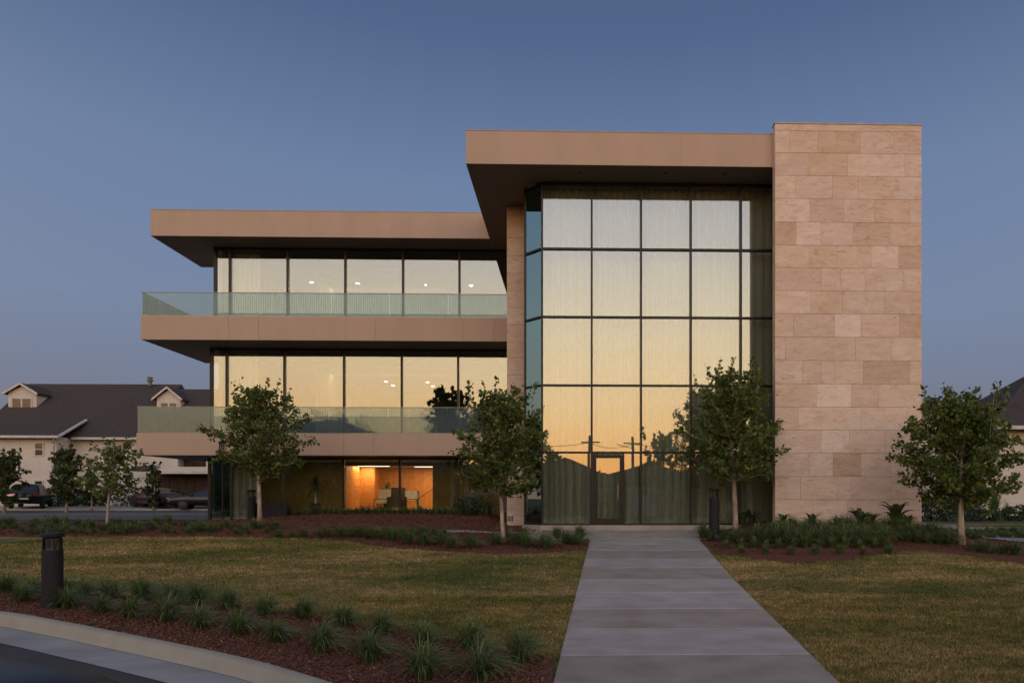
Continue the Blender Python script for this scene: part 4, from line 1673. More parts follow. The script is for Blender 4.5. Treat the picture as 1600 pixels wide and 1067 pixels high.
def tree(label, base, top, cz0, rx, seed, n_br=46, per=95, trunk_r=.055, leaf=.062, fork=None, group=None, mat='leaf', sparse=0.0, lean=(0, 0), name='young_tree', shape=1.0, ry=None):
    rt_ = random.Random(seed)
    r_ = np.random.default_rng(seed)
    bx_, by_, bz_ = base
    root = thing(name, label, 'tree', base, group)
    H = top - bz_
    fk_ = fork if fork is not None else (cz0 - bz_) * .95
    ry = ry or rx
    mb = MB()

    def axis(t):      # centre line of the stem at height fraction t
        return Vector((bx_ + lean[0] * t + .05 * math.sin(t * 5 + seed), by_ + lean[1] * t + .04 * math.cos(t * 4 + seed), bz_ + H * t))
    nseg = 10
    mb.tube([axis(.93 * k / nseg) - Vector((0, 0, .06 if k == 0 else 0)) for k in range(nseg + 1)], [trunk_r * (1.35 if k == 0 else 1) * (1 - .085 * k) if k < 5 else trunk_r * (.66 - .12 * (k - 5)) for k in range(nseg + 1)], 9)
    cm = cz0 + (top - cz0) * .46
    hz = (top - cz0) / 2
    cc = []
    for i in range(n_br):
        ga = i * 2.39996 + rt_.uniform(-.4, .4)
        f = (i + .5) / n_br
        # target on the crown envelope (egg shaped, ragged)
        zt = cz0 + (top - cz0) * min(.90, .94 * (f ** .85) + rt_.uniform(-.06, .06))
        u = (zt - cz0) / (top - cz0)
        env = (math.sin(math.pi * min(.985, max(.03, (u * .93 + .04) ** .64))) ** .72) * rx * rt_.uniform(.5, 1.06)
        env *= shape if u > .6 else 1
        tip = axis(0) + Vector((lean[0] * u + math.cos(ga) * env, lean[1] * u + math.sin(ga) * env * ry / rx, zt - bz_))
        t0 = (fk_ / H) + (.80 - fk_ / H) * max(0, u - .08) * rt_.uniform(.75, 1.0)
        s = axis(t0)
        pts = []
        for k in range(7):
            t = k / 6
            q = s.lerp(tip, t)
            q.z += .12 * math.sin(math.pi * t) * rx * .3 - .10 * rx * (1 - t) * t
            q += Vector((rt_.uniform(-1, 1), rt_.uniform(-1, 1), rt_.uniform(-.6, .6))) * .05 * (t > 0)
            pts.append(q)
        r0 = trunk_r * (.34 - .17 * u)
        mb.tube(pts, [r0 * (1 - .13 * k) for k in range(7)], 5)
        # side twigs carrying leaf sprays
        nt_ = 8
        for k in range(nt_):
            t = .30 + .70 * (k + rt_.random() * .8) / nt_
            if rt_.random() < sparse:
                continue
            j = min(5, int(t * 6))
            q = pts[j].lerp(pts[j + 1], t * 6 - j) if t < 1 else pts[-1]
            dv = Vector((rt_.gauss(0, 1), rt_.gauss(0, 1), rt_.gauss(.25, .7))).normalized() * rx * rt_.uniform(.10, .26)
            e = q + dv
            mb.tube([q, q.lerp(e, .5) + Vector((0, 0, .02)), e], [.006, .0045, .003], 3)
            m_ = max(3, int(per / nt_ * rt_.uniform(.5, 1.5)))
            tt = r_.uniform(.15, 1.1, m_)[:, None]
            c = np.array(q)[None] * (1 - tt) + np.array(e)[None] * tt + r_.normal(0, .038 + .014 * rx, (m_, 3))
            cc.append(c)
        m_ = max(3, int(per * .12))
        cc.append(np.array(tip)[None] + r_.normal(0, .06, (m_, 3)))
    # upright leaders that break the outline at the top
    for i in range(max(4, n_br // 8)):
        ga = rt_.uniform(0, 6.28)
        rr0 = rx * rt_.uniform(.05, .62)
        q = axis(.80 - .25 * rr0 / rx) + Vector((math.cos(ga) * rr0, math.sin(ga) * rr0, 0))
        e = q + Vector((math.cos(ga) * .10 * rx, math.sin(ga) * .1 * rx, (top - q.z) * rt_.uniform(.75, 1.12)))
        e.z = min(e.z, top + .05)
        mb.tube([q, q.lerp(e, .5), e], [.009, .006, .003], 4)
        m_ = int(per * .28)
        tt = r_.uniform(.1, 1.02, m_)[:, None]
        cc.append(np.array(q)[None] * (1 - tt) + np.array(e)[None] * tt + r_.normal(0, .045 + .014 * rx, (m_, 3)) * (1.15 - .5 * tt))
    mb.build('trunk', M['bark'], root, smooth=True)
    c = np.concatenate(cc)
    vs, ts = leaves(c, r_, leaf)
    o = link('crown', np_mesh('crown', vs, np.arange(len(vs)).reshape(-1, 4), M[mat], ts, k=4), root)
    return root


def tree_at(label, pb, Y, ptop, pcb, halfw_px, seed, **k):
    base = U(pb[0], pb[1], Y)
    base.z = g(base.x, base.y)
    top = Z(pb[0], ptop, Y)
    cb = Z(pb[0], pcb, Y)
    rx = (X(pb[0] + halfw_px, 700, Y) - X(pb[0] - halfw_px, 700, Y)) / 2
    ld = k.pop('lean_px', 0)
    return tree(label, base, top, cb, rx, seed, lean=(ld * Y / F, 0), **k)


GT = 'young trees on the lawn edge'
tree_at('young leafy tree standing before the stone pier', (787, 848), 19.8, 596, 768, 80, 3, n_br=56, per=128, trunk_r=.068, leaf=.066, group=GT, lean_px=-4)
tree_at('young tree standing before the balconies and the ground floor corner', (404, 822), 24.1, 594, 738, 80, 8, n_br=58, per=125, trunk_r=.08, leaf=.068, group=GT, lean_px=4)
tree_at('small open tree with thin foliage in the far left bed', (166, 826), 23.4, 684, 778, 60, 21, n_br=30, per=60, trunk_r=.055, leaf=.072, group=GT, sparse=.2, lean_px=20, fork=1.3)
tree_at('full young tree beside the entrance in front of the lobby glass', (1147, 830), 21.0, 566, 748, 88, 14, n_br=64, per=150, trunk_r=.085, leaf=.066, group=GT, lean_px=-4)
tree_at('rounded dense tree right of the stone tower', (1506, 858), 18.5, 604, 782, 100, 30, n_br=70, per=185, trunk_r=.088, leaf=.064, group=GT, lean_px=-12)
GF = 'trees across the street'
tree_at('bushy tree at the left edge across the street', (8, 792), 44, 698, 785, 36, 41, n_br=30, per=90, trunk_r=.09, leaf=.13, group=GF, mat='leaf2')
tree_at('light green tree beside the house downpipe across the street', (105, 795), 45, 694, 778, 30, 42, n_br=30, per=90, trunk_r=.09, leaf=.13, group=GF, mat='leaf2')
tree_at('narrow dark tree beside the brown garage across the street', (240, 793), 47, 722, 790, 12, 43, n_br=16, per=60, trunk_r=.06, leaf=.13, group=GF, mat='darkplant')
tree_at('small bent tree against the beige house wall', (142, 793), 47, 735, 780, 16, 44, n_br=14, per=40, trunk_r=.06, leaf=.12, group=GF, mat='darkplant')

# ------------------------------------------------------------------ bollards
def bollard(label, p, s=1.0):
    root = thing('bollard_light', label, 'bollard light', p, 'bollard lights')
    c = tuple(p)
    MB().lathe([(.150, -.1), (.150, .985), (.146, 1.0)], c, 28).build('post', M['bollard'], root, smooth=False)
    MB().lathe([(.060, 1.001), (.060, 1.188)], c, 16).build('lamp_core', M['chrome'], root)
    MB().lathe([(.118, 1.001), (.118, 1.188)], c, 28).build('lens', M['lens'], root)
    for k in range(4):
        a = math.pi / 4 + k * math.pi / 2
        x, y = c[0] + .128 * math.cos(a), c[1] + .128 * math.sin(a)
        MB().box(x - .008, x + .008, y - .008, y + .008, c[2] + 1.0, c[2] + 1.19).build('strut', M['bollard'], root)
    MB().lathe([(.120, 1.19), (.162, 1.215), (.165, 1.25), (.160, 1.275), (.10, 1.288), (.02, 1.292)], c, 28).build('cap', M['bollard'], root)
    return root


bp_ = G(82, 950.5)
bollard('near dark bollard light with a round cap at the left end of the mulch bed', bp_)
bq = U(1116, 828, 20.06)
bq.z = -.07
bollard('dark bollard light with glazed head beside the walk at the entrance', bq)
bw = U(393, 812, 27.2)
bw.z = -.05
bollard('dark bollard light behind the trunk at the ground floor corner', bw)

# wooden slatted box, lantern, potted plant, small posts
q = U(423, 811, 27.4)
bxx0, bxx1 = X(399, 800, 27.4), X(448, 800, 27.4)
t = thing('slatted_planter', 'long low dark grey box of horizontal boards behind the tree trunk', 'planter box', (q.x, 27.4, 0))
zt = Z(423, 785, 27.4)
zb = -.08
for k in range(4):
    a = zb + (zt - zb) * k / 4
    MB().box(bxx0, bxx1, 27.38, 27.41, a + .008, zb + (zt - zb) * (k + 1) / 4 - .008).build('board', M['bollard'], t)
MB().box(bxx0 + .01, bxx1 - .01, 27.412, 27.85, zb, zt - .02).build('body', M['black'], t)
lp = U(348, 812, 26.6)
t = thing('lamp_post', 'slim dark post lantern standing behind the foliage at the balcony corner', 'lamp post', (lp.x, lp.y, g(lp.x, lp.y)))
za, zb_ = Z(348, 717, 26.6), Z(348, 692, 26.6)
gz = g(lp.x, lp.y)
MB().tube([(lp.x, lp.y, gz - .1), (lp.x, lp.y, za)], .035, 10).build('post', M['bollard'], t)
MB().lathe([(.10, 0), (.12, (zb_ - za) * .98)], (lp.x, lp.y, za), 12).build('glass', M['lens'], t)
for k in range(4):
    a = math.pi / 4 + k * math.pi / 2
    MB().box(lp.x + .12 * math.cos(a) - .012, lp.x + .12 * math.cos(a) + .012, lp.y + .12 * math.sin(a) - .012, lp.y + .12 * math.sin(a) + .012, za, zb_).build('strut', M['bollard'], t)
MB().lathe([(.17, 0), (.16, .03), (.06, .10), (.02, .14)], (lp.x, lp.y, zb_), 12).build('cap', M['bollard'], t)
MB().lathe([(.05, -.05), (.13, -.02), (.13, 0)], (lp.x, lp.y, za), 12).build('collar', M['bollard'], t)

pp = U(493, 800, 28.6)
pz = Z(493, 801, 28.6)
t = thing('potted_palm', 'spiky headed dracaena in a dark square pot before the ground floor glass', 'potted plant', (pp.x, pp.y, g(pp.x, pp.y)))
gz = g(pp.x, pp.y)
ptop = Z(493, 786, 28.6)
MB().prism([(pp.x - .16, pp.y - .16), (pp.x + .16, pp.y - .16), (pp.x + .16, pp.y + .16), (pp.x - .16, pp.y + .16)], gz - .05, ptop).build('pot', M['bollard'], t)
tz = Z(493, 755, 28.6)
MB().tube([(pp.x, pp.y, ptop - .02), (pp.x + .02, pp.y, tz)], [.03, .022], 8).build('stem', M['bark'], t)
r_ = np.random.default_rng(9)
vs, fs, ts = [], [], []
for i in range(130):
    a = r_.uniform(0, 2 * np.pi)
    e = r_.uniform(-.9, 1.2)
    Ln = r_.uniform(.42, .72)
    z0 = tz + r_.uniform(-.25, .2)
    b = len(vs)
    for s in range(5):
        tt = s / 4
        rad = Ln * math.cos(e) * tt
        zz_ = z0 + Ln * math.sin(e) * tt - .28 * tt * tt
        wd = .026 * (1 - tt) + .001
        vs.append((pp.x + rad * math.cos(a) - wd * math.sin(a), pp.y + rad * math.sin(a) * .6 + wd * math.cos(a), zz_))
        vs.append((pp.x + rad * math.cos(a) + wd * math.sin(a), pp.y + rad * math.sin(a) * .6 - wd * math.cos(a), zz_))
        ts += [r_.uniform(0, .4)] * 2
        if s < 4:
            fs.append((b + 2 * s, b + 2 * s + 1, b + 2 * s + 3, b + 2 * s + 2))
link('crown', np_mesh('crown', vs, fs, M['darkplant'], ts, k=4), t)

for i, (a, lab) in enumerate(((743, 'squat dark garden post with a thin rod near the stone pier'), (765, 'taller dark garden post right beside the stone pier'))):
    q = U(a, 812, 27.0)
    gz = g(q.x, q.y)
    t = thing('garden_post', lab, 'post', (q.x, q.y, gz), 'garden posts near the pier')
    zt = Z(a, 785, 27.0)
    MB().box(q.x - .07, q.x + .07, q.y - .07, q.y + .07, gz - .1, zt - .12).build('post', M['bollard'], t)
    MB().box(q.x - .10, q.x + .10, q.y - .10, q.y + .10, zt - .119, zt).build('cap', M['black'], t)
bush('shrub', 'rounded dark shrub at the glass foot near the stone pier', 'shrub', G(733, 806), 1.3, .75, 71, n=1500, leaf=.045)
# outdoor faucet / power post
q = U(797, 826, 20.6)
gz = g(q.x, q.y)
t = thing('utility_post', 'small light grey capped utility post in front of the stone pier', 'utility post', (q.x, q.y, gz))
MB().tube([(q.x, q.y, gz - .1), (q.x, q.y, gz + .35)], .015, 8).tube([(q.x + .05, q.y, gz - .1), (q.x + .05, q.y, gz + .35)], .012, 8).build('pipe', M['rail'], t)
zc = Z(797, 814, 20.6)
MB().lathe([(.085, 0), (.085, .16)], (q.x + .01, q.y, zc), 14).build('body', M['rail'], t)
MB().lathe([(.095, .162), (.095, .20), (.06, .25), (.01, .27)], (q.x + .01, q.y, zc), 14).build('cap', M['white'], t)

# ------------------------------------------------------------------ cars
def car(label, loc, rot, paint, kind='sedan', tail=False):
    root = thing('parked_car', label, 'car', (0, 0, 0), 'parked cars')
    if kind == 'suv':
        Lh, W = 2.3, .93
        st = [(-2.3, .42, .95, 1.0, .72), (-2.2, .40, 1.05, 1.15, .80), (-1.85, .38, 1.08, 1.60, .70), (-1.0, .34, 1.05, 1.68, .68), (0, .32, 1.03, 1.68, .68), (.55, .32, 1.02, 1.58, .67),
              (1.15, .34, 1.0, 1.12, .80), (1.9, .38, .95, 1.0, .78), (2.2, .42, .78, .82, .74), (2.3, .45, .6, .62, .70)]
    else:
        Lh, W = 2.35, .90
        st = [(-2.35, .42, .78, .86, .70), (-2.25, .38, .90, 1.0, .74), (-1.75, .34, .95, 1.06, .72), (-1.0, .30, .93, 1.36, .60), (-.3, .28, .92, 1.43, .60), (.35, .28, .91, 1.38, .60),
              (1.15, .28, .93, 1.02, .74), (1.9, .28, .86, .93, .74), (2.28, .30, .74, .80, .70), (2.40, .34, .56, .62, .66)]
    def dense(q):
        for i in range(len(st) - 1):
            if st[i][0] <= q <= st[i + 1][0]:
                break
        p0, p1, p2, p3 = st[max(i - 1, 0)], st[i], st[i + 1], st[min(i + 2, len(st) - 1)]
        t = (q - p1[0]) / (p2[0] - p1[0])
        out = []
        for k_ in range(1, 5):
            m1 = .5 * (p2[k_] - p0[k_]) * (p2[0] - p1[0]) / max(.05, .5 * (p2[0] - p0[0]))
            m2 = .5 * (p3[k_] - p1[k_]) * (p2[0] - p1[0]) / max(.05, .5 * (p3[0] - p1[0]))
            out.append(p1[k_] * (2 * t ** 3 - 3 * t ** 2 + 1) + m1 * (t ** 3 - 2 * t ** 2 + t) + p2[k_] * (-2 * t ** 3 + 3 * t ** 2) + m2 * (t ** 3 - t ** 2))
        return out
    ns = 56
    xs_ = [st[0][0] + (st[-1][0] - st[0][0]) * i / ns for i in range(ns + 1)]

    def ring(x, off=0.0):
        zb, zs, zt, tw_ = dense(x)
        w = W * (1 - .12 * (abs(x) / Lh) ** 4) + off
        tw2 = min(tw_, w * .97) + off
        zt += off
        h = zs - zb
        half = [(w * .86, zb), (w * .97, zb + .05), (w * .995, zb + .35 * h), (w, zb + .62 * h), (w * .985, zs - .05), (w * .95, zs),
                (w * .95 * .5 + tw2 * .5 + .012, (zs + zt) / 2), (tw2 + .01, zs + (zt - zs) * .86), (tw2 * .9, zt - .015), (tw2 * .5, zt + .012)]
        return [(x, -y, z) for y, z in half] + [(x, 0, zt + .02)] + [(x, y, z) for y, z in half[::-1]]
    m = MB()
    R_ = [ring(x) for x in xs_]
    k = len(R_[0])
    for r_ in R_:
        m.v += r_
    for i in range(ns):
        for j in range(k):
            a = i * k + j
            b = i * k + (j + 1) % k
            m.f.append((a, b, b + k, a + k))
    m.f.append(tuple(range(k))[::-1])
    m.f.append(tuple(ns * k + j for j in range(k)))
    me = m.mesh('body', paint, True)
    MT = Matrix.Translation(loc) @ Matrix.Rotation(rot, 4, 'Z')
    me.transform(MT)
    o = link('body', me, root)

    def add(mb, name, mat, parent=root, smooth=False):
        me_ = mb.mesh(name, mat, smooth)
        me_.transform(MT)
        return link(name, me_, parent)
    ztop = max(q[3] for q in st)
    cab = [x for x in xs_ if dense(x)[2] - dense(x)[1] > .12]
    roofx = [x for x in cab if dense(x)[2] > ztop - .085]
    for idx in ((5, 6, 7), (13, 14, 15)):
        for lo, hi in ((roofx[0] - .25, (cab[0] + cab[-1]) / 2 - .06), ((cab[0] + cab[-1]) / 2 + .02, roofx[-1] + .42)):
            sw = MB()
            sel = [x for x in xs_ if lo <= x <= hi]
            rg = [ring(x, .008) for x in sel]
            for r_ in rg:
                p5, p6, p7 = [Vector(r_[q]) for q in idx]
                lo_, hi_ = (p5, p7) if p5.z < p7.z else (p7, p5)
                sw.v += [tuple(lo_.lerp(p6, .2)), tuple(p6), tuple(hi_.lerp(p6, .12))]
            for i in range(len(sel) - 1):
                for j in (0, 1):
                    a = 3 * i + j
                    sw.f.append((a, a + 3, a + 4, a + 1))
            if len(sel) > 1:
                add(sw, 'side_window', M['carglass'], smooth=True)
    for nm_, sel in (('windscreen', [x for x in xs_ if x > roofx[-1] + .02 and dense(x)[2] - dense(x)[1] > .10]), ('rear_window', [x for x in xs_ if x < roofx[0] - .02 and dense(x)[2] - dense(x)[1] > .12])):
        sw = MB()
        for x in sel:
            r_ = ring(x, .009)
            sw.v += [r_[8], r_[9], r_[10], r_[11], r_[12]]
        for i in range(len(sel) - 1):
            for j in range(4):
                a = 5 * i + j
                sw.f.append((a, a + 5, a + 6, a + 1))
        if len(sel) > 1:
            add(sw, nm_, M['carglass'], smooth=True)
    wb = 1.42
    for sx in (-wb, wb):
        for sy in (-1, 1):
            wr_ = .35 if kind == 'suv' else .33
            w = MB()
            w.lathe([(wr_ - .05, -.115), (wr_, -.08), (wr_, .08), (wr_ - .05, .115)], (0, 0, 0), 22)
            w.v = [(sx + a, sy * (W - .09) + c, wr_ + b) for a, b, c in w.v]
            ty = add(w, 'wheel', M['rubber'])
            rm = MB().lathe([(.21, -.120), (.17, -.126), (.04, -.13)], (0, 0, 0), 16)
            rm.v = [(sx + a, sy * (W - .09) - (-1 if sy > 0 else 1) * (-c), wr_ + b) for a, b, c in rm.v]
            add(rm, 'rim', M['rim'], ty)
    for sy in (-1, 1):
        hz_ = st[-3][2] - .14
        add(MB().box(Lh - .22, Lh - .06, sy * .62 - .16, sy * .62 + .16, hz_ - .07, hz_ + .05), 'headlight', M['head'])
        tz_ = st[1][2] - .12
        add(MB().box(-Lh - .02, -Lh + .14, sy * .66 - .17, sy * .66 + .17, tz_ - .07, tz_ + .07), 'tail_light', M['red'] if (tail and sy > 0) else M['redoff'])
        add(MB().box(.85, 1.0, sy * (W + .02) - .08, sy * (W + .02) + .08, st[6][2] + .02, st[6][2] + .15), 'mirror', paint)
    add(MB().box(-Lh - .025, -Lh + .02, -.25, .25, .62, .73), 'number_plate', M['plate'])
    add(MB().box(Lh - .05, Lh + .012, -.5, .5, .36, .52), 'grille', M['black'])
    add(MB().box(Lh - .1, Lh - .005, -.62, .62, .28, .33), 'bumper_trim', M['chrome'])
    root.location = loc
    for c in root.children:
        c.matrix_parent_inverse = Matrix.Translation(-Vector(loc))
    return root


cp1 = pm('dark_navy_paint', (.012, .014, .022), None, 4, .25, .3, spec=.6)
cp2 = pm('wine_paint', (.10, .05, .06), None, 4, .25, .3, spec=.6)
cp3 = pm('black_paint', (.008, .010, .018), None, 4, .2, .2, spec=.6)
q = U(49, 791, 49)
car('dark sport utility car seen from behind with one glowing tail light', (q.x, 49, g(q.x, 49) + .0), R(118), cp1, 'suv', True)
q = U(237, 797, 49)
car('small wine coloured saloon parked across the street before the brown garage', (q.x, 49.5, g(q.x, 49.5)), R(-38 + 180), cp2)
q = U(305, 797, 46)
car('black saloon with its nose toward the wine coloured one across the street', (q.x, 47.8, g(q.x, 47.8) + .02), R(196), cp3)
car('black saloon at the near kerb, only its roof edge in view at the bottom left', (-3.35, 3.93, g0(0, 3.93) - .08), R(-31), pm('dull_black_paint', (.006, .006, .008), None, 4, .38, 0, spec=.3))


# ------------------------------------------------------------------ houses
def gable_dormer(parent, x0, x1, y0, zb, ze, zp, back, win):
    MB().prismy([(x0, zb), (x1, zb), (x1, ze), ((x0 + x1) / 2, zp - .12), (x0, ze)], y0, y0 + back).build('dormer_wall', M['siding'], parent)
    dr = MB()
    xm = (x0 + x1) / 2
    for sgn in (-1, 1):
        xe = xm + sgn * ((x1 - x0) / 2 + .25)
        zz0 = ze - .18
        a = [(xe, zz0), (xm, zp - .02), (xm, zp + .10), (xe, zz0 + .12)]
        dr.prismy(a if sgn > 0 else a[::-1], y0 - .25, y0 + back)
    r = dr.build('dormer_roof', M['roof'], parent)
    tr = MB()
    for sgn in (-1, 1):
        xe = xm + sgn * ((x1 - x0) / 2 + .27)
        zz0 = ze - .20
        a = [(xe, zz0 - .05), (xm, zp - .06), (xm, zp + .12), (xe, zz0 + .13)]
        tr.prismy(a if sgn > 0 else a[::-1], y0 - .31, y0 - .255)
    tr.build('barge_board', M['white'], r)
    a, b, c, d2 = win
    w = MB().box(a - .1, b + .1, y0 - .05, y0 - .003, c - .1, c).box(a - .1, b + .1, y0 - .05, y0 - .003, d2, d2 + .1).box(a - .1, a, y0 - .05, y0 - .003, c, d2).box(b, b + .1, y0 - .05, y0 - .003, c, d2).box((a + b) / 2 - .06, (a + b) / 2 + .06, y0 - .05, y0 - .003, c, d2).build('window', M['white'], parent)
    MB().box(a, (a + b) / 2 - .06, y0 - .03, y0 - .004, c, d2).build('pane', M['blind'], w)
    MB().box((a + b) / 2 + .06, b, y0 - .03, y0 - .004, c, d2).build('pane', M['blind'], w)


M['blind'] = pm('blinds_behind_glass', (.20, .12, .09), None, 2, .3)
M['dkwin'] = pm('dark_window', (.03, .035, .04), None, 2, .08, spec=.8)
M['brownwood'] = pm('brown_cladding', (.060, .028, .020), (.04, .018, .013), 2, .7, stretch=(6, 1, .3))


def window(parent, px0_, px1_, py0_, py1_, Y, rail=True, mat='dkwin'):
    a, b = X(px0_, py0_, Y), X(px1_, py0_, Y)
    zt_, zb2 = Z(px0_, py0_, Y), Z(px0_, py1_, Y)
    w_ = .09
    m = MB().box(a - w_, b + w_, Y - .06, Y - .003, zb2 - w_, zb2).box(a - w_, b + w_, Y - .06, Y - .003, zt_, zt_ + w_).box(a - w_, a, Y - .06, Y - .003, zb2, zt_).box(b, b + w_, Y - .06, Y - .003, zb2, zt_)
    if rail:
        m.box(a, b, Y - .055, Y - .0035, (zb2 + zt_) / 2 - .03, (zb2 + zt_) / 2 + .03)
    w = m.build('window', M['white'], parent)
    MB().box(a, b, Y - .03, Y - .004, zb2, zt_).build('pane', M[mat], w)


HS = thing('house', 'cream sided house with a big dark roof and white dormers across the street', 'house', (-38, 55, 0))
YA, YBm, YRd = 52.0, 53.6, 60.0
gz = .1
ea = Z(50, 682, YA)
eb = Z(150, 685.5, YBm)
zrd = Z(150, 600, YRd)
xl, xc = -75, X(93, 740, YA)
part('wall', MB().box(xl, X(88, 700, YA), YA, YBm, gz, ea), M['siding'], HS)
part('wall', MB().box(X(60, 700, YBm), -16, YBm, 66, gz, eb - .02), M['siding'], HS)
# main slope: broken pitch like the photograph (steep above, flatter skirt)
xr = X(284, 600, YRd)
xlt = X(45, 600, YRd)
ybr = YBm + (YRd - YBm) * .18
zbr = Z(150, 667, ybr)
rf = MB()
rf.v = [(-16, YBm - .4, eb), (X(-40, 640, YBm), YBm - .4, eb), (xlt, YRd, zrd), (xr, YRd, zrd), (-16, YRd + 7, eb), (X(-40, 640, YBm), YRd + 7, eb), (xr + .5, YRd - 2.6, zrd - 2.35), (-16, YRd, zrd - 2.3)]
A0 = (X(-42, 640, YBm), YBm - .4, eb)
rf = MB()
xe_r = xr + 3
rf.v = [A0, (xr, YBm - .4, eb), (xr, YRd, zrd), (xlt, YRd, zrd), (xr, YRd + 7, eb), (A0[0], YRd + 7, eb)]
rf.f = [(0, 1, 2, 3), (3, 2, 4, 5), (0, 3, 5), (1, 4, 2), (0, 5, 4, 1)]
roof = part('roof', rf, M['roof'], HS)
rf2 = MB().prismx([(YBm - .4, eb), (YRd - .6, Z(300, 608, YRd - .6)), (YRd + 7, eb)], xr + .01, -14)
part('roof', rf2, M['roof'], HS)
# skirt roof over the projecting part
zs = Z(50, 659, YBm + .9)
xsk = X(93, 681, YA - .4)
sk_ = MB()
sk_.v = [(xl, YA - .5, ea + .02), (xsk, YA - .5, ea + .02), (X(135, 660, YBm + 1.4), YBm + 1.4, zs + .25), (xl, YBm + 1.4, zs + .25), (xl, YA - .5, ea - .12), (xsk, YA - .5, ea - .12), (X(135, 660, YBm + 1.4), YBm + 1.4, zs - .0), (xl, YBm + 1.4, zs - .0)]
sk_.f = [(0, 1, 2, 3), (1, 5, 6, 2), (4, 7, 6, 5), (0, 4, 5, 1), (0, 3, 7, 4)]
part('porch_roof', sk_, M['roof'], HS)
part('gutter', MB().box(xl, xsk, YA - .62, YA - .505, ea - .14, ea + .04), M['white'], HS)
part('gutter', MB().box(xsk - .2, -16, YBm - .54, YBm - .41, eb - .10, eb + .08), M['white'], HS)
part('gutter', MB().tube([(xsk, YA - .5, ea - .03), (X(135, 661, YBm + 1.4), YBm + 1.4, zs + .2)], .11, 6), M['white'], HS)
dp = X(84.5, 700, YA)
part('downpipe', MB().tube([(dp, YA - .1, gz), (dp, YA - .1, ea - .5), (dp + .35, YA - .5, ea - .15)], .06, 8), M['white'], HS)
part('corner_trim', MB().box(X(86, 700, YA), X(88.3, 700, YA), YA - .02, YA + .3, gz, ea - .15), M['white'], HS)
window(HS, 56, 67.3, 692.5, 711, YA)
window(HS, 55.5, 66.5, 751.5, 765, YA)
window(HS, 243.5, 254.5, 704, 714.5, YBm, False)
dY = 56.9
gable_dormer(HS, X(13, 620, dY), X(57, 620, dY), dY, Z(35, 640, dY), Z(35, 613, dY), Z(35, 600.5, dY), 4.0, (X(20, 630, dY), X(48.5, 630, dY), Z(35, 637, dY), Z(35, 623, dY)))
gable_dormer(HS, X(245, 620, dY), X(282, 620, dY), dY, Z(260, 645, dY), Z(260, 622, dY), Z(260, 606.5, dY), 4.0, (X(252, 630, dY), X(276, 630, dY), Z(260, 642, dY), Z(260, 630, dY)))
# roof vent
vx = X(234.5, 595, 59.5)
vz = Z(234, 603, 59.5)
part('roof_vent', MB().lathe([(.14, 0), (.14, .35), (.24, .40), (.24, .52), (.15, .54), (.15, .62), (.22, .66), (.22, .74)], (vx, 59.5, vz), 12), M['flue'], HS)
# right hand annexe: cream upper floor over a brown recessed garage
AN = thing('garage_annexe', 'cream upper storey over a recessed brown garage wall, seen under the balcony', 'house', (-22, 51, 0))
Yn = 51.5
nx0, nx1 = X(236, 730, Yn), -10
nb, ntp = Z(280, 737.5, Yn), Z(280, 700, Yn)
wx_a, wx_b = X(278, 720, Yn), X(322, 720, Yn)
wz_a, wz_b = Z(280, 729, Yn), Z(280, 714, Yn)
part('wall', MB().box(nx0, nx1, Yn, YBm - .01, nb, wz_a).box(nx0, wx_a, Yn, YBm - .01, wz_a, wz_b).box(wx_b, nx1, Yn, YBm - .01, wz_a, wz_b).box(nx0, nx1, Yn, YBm - .01, wz_b, ntp + .6), M['siding'], AN)
part('recess_back', MB().box(wx_a, wx_b, Yn + .8, Yn + .9, wz_a, wz_b), M['dkwin'], AN)
part('fascia', MB().box(nx0 - .05, nx1, Yn - .06, Yn - .003, nb - .12, nb + .1), M['white'], AN)
part('garage_wall', MB().box(X(247, 760, Yn + 1.6), nx1, Yn + 1.6, Yn + 1.7, gz, nb), M['brownwood'], AN)
k0 = X(247, 760, Yn + 1.6)
for k in range(9):
    MB().box(k0 + .3 + k * .62, k0 + .88 + k * .62, Yn + 1.56, Yn + 1.599, gz + .1, nb - .45).build('garage_panel', M['brownwood'], AN)
part('soffit', MB().box(nx0, nx1, Yn + .01, Yn + 1.7, nb - .10, nb - .003), M['black'], AN)
part('canopy_roof', MB().prismx([(Yn - .9, Z(220, 736, Yn)), (Yn + .6, Z(220, 727, Yn)), (Yn + .6, Z(220, 736, Yn))], X(205, 730, Yn), nx0 - .06), M['roof'], AN)
# shrubs across the street
sr = random.Random(8)
for i, (a, b, w, h, mt) in enumerate(((95, 791, 2.6, 1.0, 'darkplant'), (120, 792, 2.2, 1.1, 'darkplant'), (148, 792, 2.0, 1.0, 'darkplant'), (192, 790, 2.3, 1.7, 'darkplant'), (269, 793, 2.4, 1.3, 'leaf2'), (222, 793, 1.6, 1.1, 'darkplant'))):
    q = U(a, b, 51.0)
    q.z = g(q.x, 51)
    bush('shrub', ['low dark hedge shrub beside the suv across the street', 'dark shrub below the light green tree across the street', 'dark shrub under the small bent tree at the beige wall',
                   'tall rounded dark shrub against the beige wall', 'bright rounded shrub before the brown garage', 'dark shrub at the corner of the brown garage'][i].replace('suv', 'sport utility car'), 'shrub', q, w, h, 80 + i, mt, 700, .10, 'shrubs across the street')

